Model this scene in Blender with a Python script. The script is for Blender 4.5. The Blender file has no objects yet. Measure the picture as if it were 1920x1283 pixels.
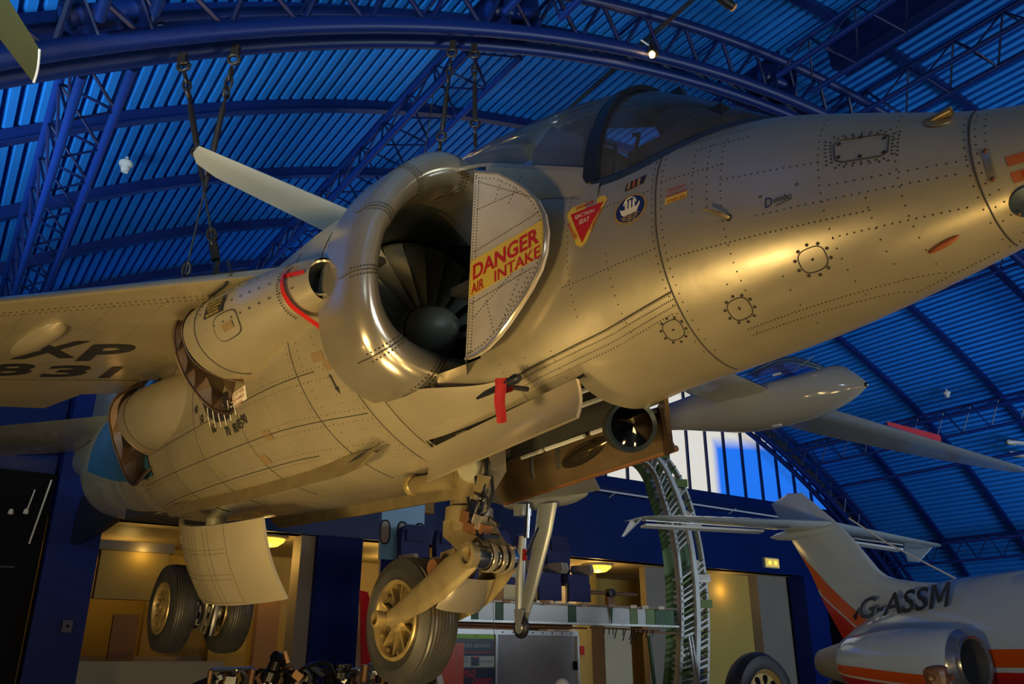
import bpy, bmesh, math, random
import numpy as np
from mathutils import Vector, Matrix

random.seed(7)
SC = bpy.context.scene
COL = SC.collection
PI = math.pi

# ------------------------------------------------------------------ camera
EYE = 1.65
cam_d = bpy.data.cameras.new('camera')
cam_d.sensor_width = 36.0
cam_d.lens = 1550.0 / 1920.0 * 36.0
cam_d.clip_start = 0.05
cam_d.clip_end = 200
cam = bpy.data.objects.new('camera', cam_d)
COL.objects.link(cam)
cam.location = (0, 0, EYE)
cam.rotation_euler = (math.radians(90 + 21.0), 0, 0)
SC.camera = cam

# hall frame: u across the hall, v along it, z up (floor at 0)
HY = math.radians(34.58)
AH = Vector((-math.sin(HY), math.cos(HY), 0))
XH = Vector((math.cos(HY), math.sin(HY), 0))
def hall(u, v, z):
    p = XH * u + AH * v
    return Vector((p.x, p.y, z))

# ------------------------------------------------------------------ world, light, exposure
w = bpy.data.worlds.new('gallery_air'); SC.world = w
w.use_nodes = True
w.node_tree.nodes['Background'].inputs[0].default_value = (0.30, 0.42, 0.75, 1)
w.node_tree.nodes['Background'].inputs[1].default_value = 0.02
SC.view_settings.view_transform = 'Standard'
SC.view_settings.look = 'None'
SC.view_settings.gamma = 1.0
SC.view_settings.use_curve_mapping = False
SC.view_settings.exposure = 0.0

def area(name, loc, target, size, power, color, size_y=None, spread=None):
    d = bpy.data.lights.new(name, 'AREA'); d.energy = power; d.color = color
    d.shape = 'RECTANGLE'; d.size = size; d.size_y = size_y or size
    if spread: d.spread = math.radians(spread)
    o = bpy.data.objects.new(name, d); COL.objects.link(o); o.location = loc
    o.rotation_euler = (Vector(target) - Vector(loc)).to_track_quat('-Z', 'Y').to_euler()
    return o
def point(name, loc, power, color, r=0.1):
    d = bpy.data.lights.new(name, 'POINT'); d.energy = power; d.color = color; d.shadow_soft_size = r
    o = bpy.data.objects.new(name, d); COL.objects.link(o); o.location = loc
    return o
WARM = (1.0, 0.70, 0.28)
# warm gallery floods standing low around the hanging aircraft (outside the frame)
area('warm_flood_front', (3.4, -0.8, 0.3), (0.6, 3.4, 3.1), 1.2, 34, WARM, 0.8, 100)
area('warm_flood_side', (-3.4, 1.0, 0.25), (-1.4, 5.2, 3.0), 1.0, 82, WARM, 0.6, 100)
area('warm_flood_gallery', (-0.4, 2.6, 0.12), (-1.0, 5.6, 3.0), 0.9, 34, WARM, 0.6, 110)
# small unseen warm lamps added low down for streak highlights on the skin
for k, (lx, ly, lz, tx, ty, lp) in enumerate(((-2.2, 2.2, 0.35, -1.6, 5.0, 10), (0.9, 1.0, 0.3, 0.2, 3.8, 8), (2.3, 1.6, 0.3, 0.9, 3.2, 6), (-4.4, 3.2, 0.4, -3.0, 6.4, 10))):
    area('streak_light', (lx, ly, lz), (tx, ty, 3.0), 0.22, lp, (1.0, 0.66, 0.22), 0.22, 110)
# cool uplights aimed at the blue vault
area('vault_uplight_left', hall(-2.0, 6.6, 3.4), hall(1.6, 9.0, 7.0), 2.6, 150, (0.62, 0.85, 1.0), 0.5, 110)
area('vault_uplight_crown', hall(-2.6, 0.2, 3.9), hall(4.0, 7.5, 8.6), 2.6, 125, (0.62, 0.85, 1.0), 0.5, 65)
area('vault_uplight_rear', hall(6.0, -2.5, 4.0), hall(10.0, 4.0, 9.6), 4.0, 12, (0.42, 0.58, 1.0), 0.5, 90)
area('vault_uplight_right', hall(17.0, 3.0, 2.6), hall(20.0, 9.5, 6.5), 4.0, 108, (0.42, 0.60, 1.0), 0.5, 110)
# daylight from the gallery windows behind the viewer, then an added fill
area('daylight_window_rear', hall(15.0, -2.0, 3.0), hall(15.0, 9.0, 3.6), 6.0, 700, (0.72, 0.87, 1.0), 2.0)
area('neutral_fill_side', hall(2.0, -5.0, 3.6), hall(6.0, 10.0, 1.8), 4.0, 150, (0.85, 0.92, 1.0), 1.6)  # unseen neutral fill added to brighten the lower gallery and starboard side

# ------------------------------------------------------------------ materials
def nodes_of(name):
    m = bpy.data.materials.new(name); m.use_nodes = True
    nt = m.node_tree; b = nt.nodes['Principled BSDF']
    return m, nt, b
def mat(name, col, rough=0.5, metal=0.0, var=0.12, scale=6.0, bump=0.0, bscale=40.0, emit=None, estr=0.0, coat=0.0, dirt=None, dirt_scale=3.0, dirt_amt=0.5, rvar=0.0, spec=None):
    m, nt, b = nodes_of(name)
    N = nt.nodes.new; L = nt.links.new
    tc = N('ShaderNodeTexCoord')
    no = N('ShaderNodeTexNoise'); no.inputs['Scale'].default_value = scale; no.inputs['Detail'].default_value = 5
    L(tc.outputs['Object'], no.inputs['Vector'])
    ra = N('ShaderNodeMix'); ra.data_type = 'RGBA'
    c = Vector(col)
    ra.inputs['A'].default_value = (*(c * (1 - var)), 1); ra.inputs['B'].default_value = (*(c * (1 + var)), 1)
    L(no.outputs['Fac'], ra.inputs['Factor'])
    out = ra.outputs['Result']
    if dirt:
        n2 = N('ShaderNodeTexNoise'); n2.inputs['Scale'].default_value = dirt_scale; n2.inputs['Detail'].default_value = 3; n2.inputs['Roughness'].default_value = 0.5
        L(tc.outputs['Object'], n2.inputs['Vector'])
        cr = N('ShaderNodeValToRGB'); cr.color_ramp.elements[0].position = 0.42; cr.color_ramp.elements[1].position = 0.85
        L(n2.outputs['Fac'], cr.inputs['Fac'])
        mu = N('ShaderNodeMath'); mu.operation = 'MULTIPLY'; mu.inputs[1].default_value = dirt_amt
        L(cr.outputs['Color'], mu.inputs[0])
        mx = N('ShaderNodeMix'); mx.data_type = 'RGBA'; mx.inputs['B'].default_value = (*dirt, 1)
        L(mu.outputs[0], mx.inputs['Factor']); L(out, mx.inputs['A']); out = mx.outputs['Result']
    L(out, b.inputs['Base Color'])
    b.inputs['Roughness'].default_value = rough; b.inputs['Metallic'].default_value = metal
    if rvar:
        mr = N('ShaderNodeMapRange'); mr.inputs['To Min'].default_value = max(0.03, rough - rvar); mr.inputs['To Max'].default_value = rough + rvar
        n3 = N('ShaderNodeTexNoise'); n3.inputs['Scale'].default_value = scale * 0.7; n3.inputs['Detail'].default_value = 6
        L(tc.outputs['Object'], n3.inputs['Vector']); L(n3.outputs['Fac'], mr.inputs['Value']); L(mr.outputs['Result'], b.inputs['Roughness'])
    if coat: b.inputs['Coat Weight'].default_value = coat; b.inputs['Coat Roughness'].default_value = 0.12
    if spec is not None: b.inputs['Specular IOR Level'].default_value = spec
    if bump:
        bn = N('ShaderNodeTexNoise'); bn.inputs['Scale'].default_value = bscale; bn.inputs['Detail'].default_value = 4
        L(tc.outputs['Object'], bn.inputs['Vector'])
        bp = N('ShaderNodeBump'); bp.inputs['Strength'].default_value = bump; bp.inputs['Distance'].default_value = 0.02
        L(bn.outputs['Fac'], bp.inputs['Height']); L(bp.outputs['Normal'], b.inputs['Normal'])
    if emit:
        b.inputs['Emission Color'].default_value = (*emit, 1); b.inputs['Emission Strength'].default_value = estr
    return m
def glassy(name, tint, gloss=0.1, ior=1.45, haze=0.0):
    m = bpy.data.materials.new(name); m.use_nodes = True; nt = m.node_tree
    nt.nodes.clear(); N = nt.nodes.new; L = nt.links.new
    o = N('ShaderNodeOutputMaterial'); t = N('ShaderNodeBsdfTransparent'); t.inputs[0].default_value = (*tint, 1)
    df = N('ShaderNodeBsdfDiffuse'); df.inputs[0].default_value = (.75, .8, .85, 1)
    hz = N('ShaderNodeMixShader'); hz.inputs[0].default_value = haze; L(t.outputs[0], hz.inputs[1]); L(df.outputs[0], hz.inputs[2]); t = hz
    g = N('ShaderNodeBsdfGlossy'); g.inputs['Roughness'].default_value = gloss
    fr = N('ShaderNodeFresnel'); fr.inputs[0].default_value = ior
    mx = N('ShaderNodeMixShader'); L(fr.outputs[0], mx.inputs[0]); L(t.outputs[0], mx.inputs[1]); L(g.outputs[0], mx.inputs[2])
    L(mx.outputs[0], o.inputs[0])
    return m
M = {}
M['deck'] = mat('vault_deck_paint', (0.010, 0.165, 0.56), 0.55, 0.0, 0.10, 2.0, spec=0.3)
M['steel'] = mat('blue_steel_paint', (0.0028, 0.017, 0.120), 0.38, 0.0, 0.10, 3.0, spec=0.35)
M['steel_d'] = mat('navy_shaded_paint', (0.0015, 0.007, 0.055), 0.4, 0.0, 0.1, 3.0, spec=0.4)  # darker copy of the blue paint; shade on truss bars put into colour
M['rib'] = mat('rib_shaded_paint', (0.002, 0.011, 0.085), 0.4, 0.0, 0.1, 3.0, spec=0.4)  # shaded undersides of ribs and arch tubes put into the paint tone
M['fascia'] = mat('navy_wall_paint', (0.002, 0.012, 0.080), 0.36, 0.0, 0.25, 0.8, spec=0.25)
M['column'] = mat('column_blue_paint', (0.002, 0.011, 0.095), 0.55, 0.0, 0.12, 1.2, spec=0.15)
M['yellow'] = mat('alcove_yellow_paint', (0.42, 0.29, 0.06), 0.6, 0.0, 0.10, 1.0)
M['cream'] = mat('alcove_cream_paint', (0.42, 0.34, 0.20), 0.6, 0.0, 0.08, 1.0)
M['peach'] = mat('pier_peach_paint', (0.36, 0.19, 0.08), 0.6, 0.0, 0.08, 1.0)
M['grey'] = mat('pier_grey_paint', (0.20, 0.17, 0.13), 0.6, 0.0, 0.08, 1.0)
M['floor'] = mat('floor_dark_vinyl', (0.20, 0.18, 0.15), 0.5, 0.0, 0.2, 1.5)
M['black'] = mat('black_panel', (0.0015, 0.0018, 0.004), 0.6, 0.0, 0.2, 2.0, spec=0.08)
M['chain'] = mat('dark_forged_steel', (0.035, 0.026, 0.022), 0.45, 0.7, 0.4, 30.0)
M['rope'] = mat('wire_rope', (0.03, 0.03, 0.032), 0.5, 0.6, 0.3, 200.0)
M['white'] = mat('white_gloss', (0.55, 0.58, 0.60), 0.22, 0.0, 0.05, 2.0, coat=0.3)
M['white_m'] = mat('white_matt', (0.55, 0.53, 0.48), 0.5, 0.0, 0.06, 2.0)

# ------------------------------------------------------------------ mesh helpers
class MB:
    flip = False
    def __init__(s): s.v = []; s.f = []
    def add(s, vs, fs):
        k = len(s.v); s.v += [tuple(v) for v in vs]; s.f += [tuple(i + k for i in f) for f in fs]; return s
    def grid(s, rows, cu=False, cv=False):
        n = len(rows); m = len(rows[0]); k = len(s.v)
        for r in rows: s.v += [tuple(p) for p in r]
        for i in range(n if cu else n - 1):
            for j in range(m if cv else m - 1):
                a = k + i * m + j; b = k + i * m + (j + 1) % m; i2 = (i + 1) % n
                s.f.append((a, b, k + i2 * m + (j + 1) % m, k + i2 * m + j))
        return s
    def poly(s, pts):
        k = len(s.v); s.v += [tuple(p) for p in pts]; s.f.append(tuple(range(k, k + len(pts)))); return s
    def tube(s, pts, r, n=8, caps=True, closed=False, squash=None):
        pts = [Vector(p) for p in pts]; m = len(pts)
        rs = r if isinstance(r, (list, tuple)) else [r] * m
        rows = []; ref = None
        for i in range(m):
            if closed: t = pts[(i + 1) % m] - pts[i - 1]
            else: t = pts[min(i + 1, m - 1)] - pts[max(i - 1, 0)]
            t.normalize()
            if ref is None:
                ref = Vector((0, 0, 1)) if abs(t.z) < 0.9 else Vector((1, 0, 0))
            a = (ref - t * ref.dot(t)).normalized(); b = t.cross(a); ref = a
            rows.append([pts[i] + (a * math.cos(2 * PI * j / n) + b * math.sin(2 * PI * j / n)) * rs[i] for j in range(n)])
        s.grid(rows, cu=closed, cv=True)
        if caps and not closed:
            s.poly(rows[0]); s.poly(rows[-1])
        return s
    def box(s, c, d, rot=None):
        c = Vector(c); vs = []
        for x in (-.5, .5):
            for y in (-.5, .5):
                for z in (-.5, .5):
                    p = Vector((x * d[0], y * d[1], z * d[2]))
                    if rot: p = rot @ p
                    vs.append(c + p)
        return s.add(vs, [(0, 1, 3, 2), (4, 6, 7, 5), (0, 4, 5, 1), (2, 3, 7, 6), (0, 2, 6, 4), (1, 5, 7, 3)])
    def hexa(s, p):  # 8 points: bottom 4 ring, top 4 ring
        return s.add(p, [(0, 1, 2, 3), (4, 7, 6, 5), (0, 4, 5, 1), (1, 5, 6, 2), (2, 6, 7, 3), (3, 7, 4, 0)])
    def lathe(s, prof, org, axis, n=24, a0=0.0, a1=2 * PI, up=None):
        ax = Vector(axis).normalized(); ref = Vector(up) if up else (Vector((0, 0, 1)) if abs(ax.z) < .9 else Vector((1, 0, 0)))
        a = (ref - ax * ref.dot(ax)).normalized(); b = ax.cross(a); org = Vector(org)
        full = abs(a1 - a0 - 2 * PI) < 1e-6; m = n if full else n + 1
        rows = []
        for (r, h) in prof:
            rows.append([org + ax * h + (a * math.cos(a0 + (a1 - a0) * j / n) + b * math.sin(a0 + (a1 - a0) * j / n)) * r for j in range(m)])
        return s.grid(rows, cv=full)
    def prism(s, poly, d):  # poly: list of 3D points, extruded by vector d
        d = Vector(d); k = len(s.v); n = len(poly)
        s.v += [tuple(Vector(p)) for p in poly] + [tuple(Vector(p) + d) for p in poly]
        s.f.append(tuple(range(k, k + n))); s.f.append(tuple(range(k + n, k + 2 * n)))
        for i in range(n): s.f.append((k + i, k + (i + 1) % n, k + n + (i + 1) % n, k + n + i))
        return s
    def data(s, name, mat_, ang=40, recalc=True, merge=False):
        me = bpy.data.meshes.new(name)
        vs = [(x, -y, z) for x, y, z in s.v] if s.flip else s.v
        me.from_pydata([tuple(map(float, v)) for v in vs], [], s.f)
        if recalc:
            bm = bmesh.new(); bm.from_mesh(me)
            if merge: bmesh.ops.remove_doubles(bm, verts=bm.verts, dist=1e-4)
            bmesh.ops.recalc_face_normals(bm, faces=bm.faces); bm.to_mesh(me); bm.free()
        me.materials.append(mat_)
        me.polygons.foreach_set('use_smooth', [True] * len(me.polygons))
        me.set_sharp_from_angle(angle=math.radians(ang))
        return me
    def obj(s, name, mat_, parent=None, ang=40, loc=None, label=None, cat=None, group=None, kind=None, merge=False):
        o = bpy.data.objects.new(name, s.data(name, mat_, ang, merge=merge)); COL.objects.link(o)
        if parent: o.parent = parent
        if loc is not None: o.location = loc
        return tag(o, label, cat, group, kind)
class JB(MB):
    flip = True
def tag(o, label=None, cat=None, group=None, kind=None):
    if label: o['label'] = label
    if cat: o['category'] = cat
    if group: o['group'] = group
    if kind: o['kind'] = kind
    return o
def empty(name, loc=(0, 0, 0), label=None, cat=None, group=None, kind=None, mtx=None, parent=None):
    o = bpy.data.objects.new(name, None); COL.objects.link(o); o.empty_display_size = 0.2
    if mtx is not None: o.matrix_world = mtx
    else: o.location = loc
    if parent: o.parent = parent
    return tag(o, label, cat, group, kind)
_unit = {}
def bar(name, p, q, r, mat_, parent, n=6):
    # straight round bar between two points (in the parent's space); alike bars share one mesh
    key = (mat_.name, n)
    if key not in _unit:
        b = MB(); b.tube([(0, 0, 0), (0, 0, 1)], 1.0, n)
        _unit[key] = b.data('bar', mat_)
    p = Vector(p); q = Vector(q); d = q - p
    o = bpy.data.objects.new(name, _unit[key]); COL.objects.link(o); o.parent = parent
    o.matrix_basis = Matrix.Translation(p) @ d.to_track_quat('Z', 'X').to_matrix().to_4x4() @ Matrix.Diagonal((r, r, d.length, 1))
    return o
def text_mesh(s, size=1.0, font_w=0.0, shear=0.0, align='CENTER', spacing=1.0):
    cu = bpy.data.curves.new('txt', 'FONT'); cu.body = s; cu.size = size; cu.align_x = align; cu.align_y = 'CENTER'
    cu.offset = font_w; cu.shear = shear; cu.space_character = spacing; cu.resolution_u = 3
    o = bpy.data.objects.new('txt', cu); COL.objects.link(o)
    dg = bpy.context.evaluated_depsgraph_get()
    me = bpy.data.meshes.new_from_object(o.evaluated_get(dg))
    vs = [tuple(v.co) for v in me.vertices]; fs = [tuple(p.vertices) for p in me.polygons]
    bpy.data.objects.remove(o); bpy.data.curves.remove(cu); bpy.data.meshes.remove(me)
    return vs, fs
def text_on(cls, s, size, fn, name, mat_, parent, wx=None, **kw):
    # lettering laid on a surface: fn(tx, ty) -> point ; wx = wanted width
    vs, fs = text_mesh(s, 1.0, **kw)
    xs = [v[0] for v in vs]; ys = [v[1] for v in vs]
    cx = (max(xs) + min(xs)) / 2; cy = (max(ys) + min(ys)) / 2; h = max(ys) - min(ys); wd = max(xs) - min(xs)
    sy = size / h; sx = (wx / wd) if wx else sy
    b = cls(); b.add([fn((v[0] - cx) * sx, (v[1] - cy) * sy) for v in vs], fs)
    me = bpy.data.meshes.new(name)
    pts = [(x, -y, z) for x, y, z in b.v] if cls.flip else b.v
    me.from_pydata(pts, [], b.f); me.materials.append(mat_)
    o = bpy.data.objects.new(name, me); COL.objects.link(o)
    if parent: o.parent = parent
    return o

# ------------------------------------------------------------------ hall: vault
R0, UC, ZC = 18.644, 10.308, -10.644 + EYE
def arc(phi, R, v):
    return hall(UC + R * math.sin(phi), v, ZC + R * math.cos(phi))
RIB0, RIBD = 8.563, 1.916
VEND = 14.6
PH0, PH1 = math.radians(-52), math.radians(60)
fl = MB(); fl.box((0, 0, 0), (60, 60, 0.1))
fo = fl.obj('floor', M['floor'], loc=hall(8, 4, -0.05), kind='structure'); fo.rotation_euler.z = HY

ceil = empty('ceiling', (0, 0, 0), 'blue barrel vault of corrugated decking over the hall', None, None, 'structure')
ribv = [RIB0 + RIBD * k for k in range(-7, 4)]
pitch = 0.155 / 18.86
ncor = int((PH1 - PH0) / pitch)
vs_edges = [ribv[0]] + ribv[1:] + [VEND]
for a, b_ in zip(vs_edges[:-1], vs_edges[1:]):
    mb = MB(); prof = []
    for i in range(ncor):
        p0 = PH0 + i * pitch
        for fr, R in ((0.0, R0 + .16), (0.54, R0 + .16), (0.56, R0 + .30), (0.98, R0 + .30)):
            prof.append((p0 + fr * pitch, R))
    mb.grid([[arc(p, R, v) for p, R in prof] for v in (a, b_)])
    mb.obj('roof_sheet', M['deck'], ceil, ang=20)
# ribs: steel T sections following the vault
for v in ribv[1:]:
    mb = MB(); rows = []
    for i in range(73):
        p = PH0 + (PH1 - PH0) * i / 72
        pr = [(v - .055, R0), (v + .055, R0), (v + .055, R0 + .018), (v + .012, R0 + .018), (v + .012, R0 + .16), (v - .012, R0 + .16), (v - .012, R0 + .018), (v - .055, R0 + .018)]
        rows.append([arc(p, R, vv) for vv, R in pr])
    mb.grid(rows, cv=True)
    mb.obj('vault_rib', M['rib'], ceil, ang=30)

# arched box trusses
def arch(v, lab, d_low=0.125, d_up=0.30, Rl=17.75, Ru=18.15, ph0=PH0, ph1=PH1):
    t = empty('arch_truss', arc(0, Rl, v), lab, 'truss', 'arched roof trusses')
    base = Vector(t.location)
    def P(p, R, vv): return arc(p, R, vv) - base
    for vv, R, r in ((v - d_low, Rl, .074), (v + d_low, Rl, .068), (v - d_up, Ru, .064), (v + d_up, Ru, .064)):
        mb = MB(); mb.tube([P(ph0 + (ph1 - ph0) * i / 90, R, vv) for i in range(91)], r, 10)
        mb.obj('chord', M['rib'], t)
    st = math.radians(2.1); n = int((ph1 - ph0) / st)
    for i in range(n):
        p = ph0 + i * st
        for sd in (-1, 1):
            bar('lacing_bar', P(p, Rl, v + sd * d_low), P(p + st / 2, Ru, v + sd * d_up), .025, M['steel_d'], t)
            bar('lacing_bar', P(p + st / 2, Ru, v + sd * d_up), P(p + st, Rl, v + sd * d_low), .025, M['steel_d'], t)
        if i % 2 == 0:
            bar('cross_bar', P(p + st / 2, Ru, v - d_up), P(p + st / 2, Ru, v + d_up), .018, M['steel'], t)
    return t
arch(5.55, 'blue tubular arch truss that the jump jet hangs from', ph0=math.radians(-46), ph1=math.radians(30))
arch(13.95, 'blue tubular arch truss against the glazed end wall', ph0=math.radians(-46), ph1=math.radians(56))

# purlin trusses running along the hall between the arches
def purlin(phi, v0, v1, lab, dphi=1.05, Rl=17.80, Ru=18.30, pit=0.62, r=.038, low=True):
    t = empty('purlin_truss', arc(math.radians(phi), Rl, v0), lab, 'truss', 'purlin trusses along the vault')
    base = Vector(t.location); f = math.radians
    def P(p, R, v): return arc(f(p), R, v) - base
    for p, R in ((phi - dphi, Rl), (phi + dphi, Rl), (phi, Ru)):
        bar('chord', P(p, R, v0), P(p, R, v1), r, M['steel'], t, n=10)
    n = max(1, int((v1 - v0) / pit)); st = (v1 - v0) / n
    for i in range(n):
        a = v0 + i * st
        for sd in (-1, 1):
            bar('lacing_bar', P(phi + sd * dphi, Rl, a), P(phi, Ru, a + st / 2), .014, M['steel_d'], t)
            bar('lacing_bar', P(phi, Ru, a + st / 2), P(phi + sd * dphi, Rl, a + st), .014, M['steel_d'], t)
        bar('cross_bar', P(phi - dphi, Rl, a), P(phi + dphi, Rl, a), .012, M['steel_d'], t)
    return t
purlin(-33.9, 5.9, 13.8, 'blue purlin truss at far left above the wing', dphi=.62)
purlin(-33.9, 0.2, 5.2, 'blue purlin truss overhead in the top left corner', dphi=.62)
purlin(-21.3, 5.9, 13.8, 'blue purlin truss passing behind the round intake', dphi=1.15)
purlin(-21.3, -1.0, 5.2, 'blue purlin truss overhead above the hanging chains', dphi=1.15)
purlin(-7.2, -1.5, 5.2, 'blue purlin truss at top right above the canopy', dphi=1.2)
purlin(-7.2, 5.9, 13.8, 'blue purlin truss hidden behind the cockpit', dphi=1.2)
purlin(-1.6, -1.5, 13.8, 'blue purlin truss at the upper right corner above the nose', dphi=1.0)
purlin(14.0, -1.0, 13.8, 'blue purlin truss peeking out under the nose tip at right', dphi=.9)
purlin(28.4, 3.0, 13.8, 'blue purlin truss above the sailplane wing on the right', dphi=1.05)
purlin(41.8, 3.0, 13.8, 'blue purlin truss low on the right behind the white tailplane', dphi=1.0)
t = empty('vault_tie_tube', arc(math.radians(32.4), 17.75, 3), 'single blue tube below the sailplane wing on the right', 'tube')
bar('tube', Vector((0, 0, 0)), arc(math.radians(32.4), 17.75, 13.8) - Vector(t.location), .045, M['steel'], t, 10)
# gusset nodes where purlins meet the main arch
for p in (-33.9, -21.3, -7.2):
    t = empty('truss_node', arc(math.radians(p), 17.9, 5.55), {-33.9: 'dark blue steel node plate at top left of the arch', -21.3: 'dark blue steel node plate at the crown of the arch', -7.2: 'dark blue steel node plate at the right end of the arch'}[p], 'bracket')
    base = Vector(t.location); f = math.radians
    for dp in (-.62, .62):
        mb = MB()
        q = [arc(f(p + dp), 17.78, 5.36), arc(f(p + dp), 17.78, 5.74), arc(f(p + dp), 18.25, 5.9), arc(f(p + dp), 18.25, 5.2)]
        mb.prism([x - base for x in q], XH * .02); mb.obj('plate', M['steel_d'], t, ang=20)
    bar('pin', arc(f(p - 1.0), 18.0, 5.45) - base, arc(f(p + 1.0), 18.0, 5.45) - base, .07, M['steel'], t, 12)
    bar('pin_collar', arc(f(p - .95), 18.0, 5.45) - base, arc(f(p - .8), 18.0, 5.45) - base, .1, M['steel_d'], t, 12)
# deep flat blue box running along the crown
mb = MB()
pr = [(-4.6, 17.75), (-4.0, 17.75), (-4.0, 18.4), (-4.6, 18.4)]
o = None
q0 = [arc(math.radians(a), R, -1.5) for a, R in ((-4.7, 18.25), (-3.5, 18.25), (-3.5, 18.6), (-4.7, 18.6))]
base = q0[0]
mb.prism([x - base for x in q0], AH * 6.6)
mb.obj('roof_box', M['steel_d'], None, 20, loc=base, label='deep dark blue flat box running along the crown of the vault', cat='duct')
# ================================================================== the jump jet
F_ = Vector((0.6354728, -0.7708902, -0.0436194)); S_ = Vector((-0.7716246, -0.6360782, 0.0)); U_ = Vector((0.0277453, -0.0336578, 0.9990482))
JO = Vector((-0.558, 4.796, 1.851))
jm = Matrix(((F_.x, -S_.x, U_.x, JO.x), (F_.y, -S_.y, U_.y, JO.y), (F_.z, -S_.z, U_.z, JO.z), (0, 0, 0, 1)))
def jw(x, y, z): return JO + F_ * x + S_ * y + U_ * z      # x forward, y to starboard, z up -> world
M['skin'] = mat('weathered_silver_paint', (0.44, 0.385, 0.27), 0.33, 0.62, 0.10, 5.0, bump=0.10, bscale=4.0, dirt=(0.20, 0.165, 0.11), dirt_scale=1.6, dirt_amt=0.3, rvar=0.10, coat=0.15)
M['skin_b'] = mat('stained_belly_paint', (0.44, 0.385, 0.27), 0.29, 0.64, 0.12, 5.0, bump=0.12, bscale=4.5, dirt=(0.16, 0.13, 0.09), dirt_scale=1.8, dirt_amt=0.4, rvar=0.12)
M['lip'] = mat('intake_lip_metal', (0.46, 0.41, 0.32), 0.20, 0.75, 0.08, 4.0, rvar=0.08, dirt=(0.2, .16, .11), dirt_scale=3, dirt_amt=.35)
M['splitter'] = mat('splitter_plate_paint', (0.46, 0.42, 0.36), 0.45, 0.25, 0.1, 6.0, dirt=(0.14, 0.12, 0.09), dirt_scale=6.0, dirt_amt=0.55)
M['duct'] = mat('intake_duct_lit', (0.24, 0.27, 0.20), 0.4, 0.3, 0.3, 5.0)  # duct tone, like the blades, lightened in place of light inside
M['ductd'] = mat('intake_wall_shaded', (0.055, 0.065, 0.05), 0.5, 0.1, 0.25, 5.0)  # darker copy for the throat walls; intake shade put into the colour
M['blade'] = mat('fan_blade_metal', (0.26, 0.26, 0.20), 0.3, 0.5, 0.2, 8.0)
M['hub'] = mat('fan_hub_metal', (0.28, 0.27, 0.20), 0.5, 0.3, 0.15, 8.0)
M['hot'] = mat('heat_stained_steel', (0.13, 0.09, 0.065), 0.38, 0.8, 0.35, 6.0, dirt=(0.03, .03, .04), dirt_amt=.7)
M['shield'] = mat('blued_steel_shield', (0.025, 0.10, 0.19), 0.35, 0.3, 0.3, 5.0)
M['rivet'] = mat('rivet_grime', (0.045, 0.036, 0.026), 0.4, 0.6, 0.2, 20)
M['seam'] = mat('panel_seam_grime', (0.02, 0.017, 0.014), 0.7, 0.0, 0.2, 20)
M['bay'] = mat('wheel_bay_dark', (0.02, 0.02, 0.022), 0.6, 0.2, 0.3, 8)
M['bayrail'] = mat('bay_rail_white', (0.45, 0.47, 0.50), 0.4, 0.2, 0.1, 8)
M['tan'] = mat('gear_tan_paint', (0.21, 0.17, 0.088), 0.36, 0.4, 0.12, 8, dirt=(0.10, .06, .03), dirt_scale=9, dirt_amt=.7)
M['chrome'] = mat('oleo_chrome', (0.55, 0.56, 0.57), 0.15, 1.0, 0.05, 8)
M['brownm'] = mat('rusty_fitting', (0.16, 0.07, 0.03), 0.55, 0.5, 0.4, 15)
M['tyre'] = mat('tyre_rubber', (0.020, 0.021, 0.023), 0.40, 0.0, 0.25, 12, dirt=(0.06, .045, .03), dirt_scale=5, dirt_amt=.6)
M['rim'] = mat('wheel_rim_gold', (0.36, 0.27, 0.12), 0.35, 0.6, 0.15, 10, dirt=(.05, .04, .03), dirt_scale=14, dirt_amt=.6)
M['rimin'] = mat('wheel_web_dark', (0.10, 0.085, 0.05), 0.4, 0.6, 0.2, 10)
M['frame'] = mat('canopy_frame_black', (0.012, 0.014, 0.02), 0.35, 0.2, 0.2, 10)
M['sill'] = mat('canopy_sill_bluegrey', (0.035, 0.055, 0.085), 0.3, 0.5, 0.15, 10)
M['canopy'] = glassy('canopy_perspex', (0.90, 0.95, 1.0), 0.05, 1.30, 0.04)
M['seat'] = mat('ejection_seat_fabric', (0.015, 0.02, 0.045), 0.6, 0.0, 0.3, 12)
M['seat_b'] = mat('ejection_seat_straps', (0.10, 0.06, 0.035), 0.6, 0.0, 0.4, 12)
M['strut'] = mat('daylit_outrigger_grey', (.34, .37, .40), .3, .3, .08, 6)  # cool daylight on outriggers and port wing put into the colour
M['stencil'] = mat('stencil_brown', (.15, .10, .05), .5, 0, .2, 30)
M['red'] = mat('warning_red', (0.34, 0.010, 0.009), 0.45, 0.0, 0.08, 20)
M['amber'] = mat('warning_yellow', (0.46, 0.33, 0.045), 0.45, 0.0, 0.08, 20)
M['ink'] = mat('decal_black', (0.012, 0.012, 0.016), 0.5, 0.0, 0.2, 20)
M['inkb'] = mat('decal_navy', (0.010, 0.018, 0.10), 0.4, 0.0, 0.1, 20)
M['dwhite'] = mat('decal_white', (0.52, 0.50, 0.44), 0.5, 0.0, 0.05, 20)
M['gold'] = mat('badge_rope_gold', (0.24, 0.16, 0.06), 0.5, 0.0, 0.3, 60)
M['rust'] = mat('decal_rust_red', (0.24, 0.055, 0.012), 0.5, 0.0, 0.2, 30)
M['ribbon'] = mat('red_ribbon_cloth', (0.36, 0.010, 0.012), 0.8, 0.0, 0.12, 60, bump=0.2, bscale=300)
M['lens'] = glassy('lamp_lens_glass', (0.35, 0.38, 0.48), 0.05, 1.6)

jet = empty('jump_jet', label='silver jump jet aircraft hanging on cables with big round intake and nose to the right', cat='aircraft', mtx=jm)

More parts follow.
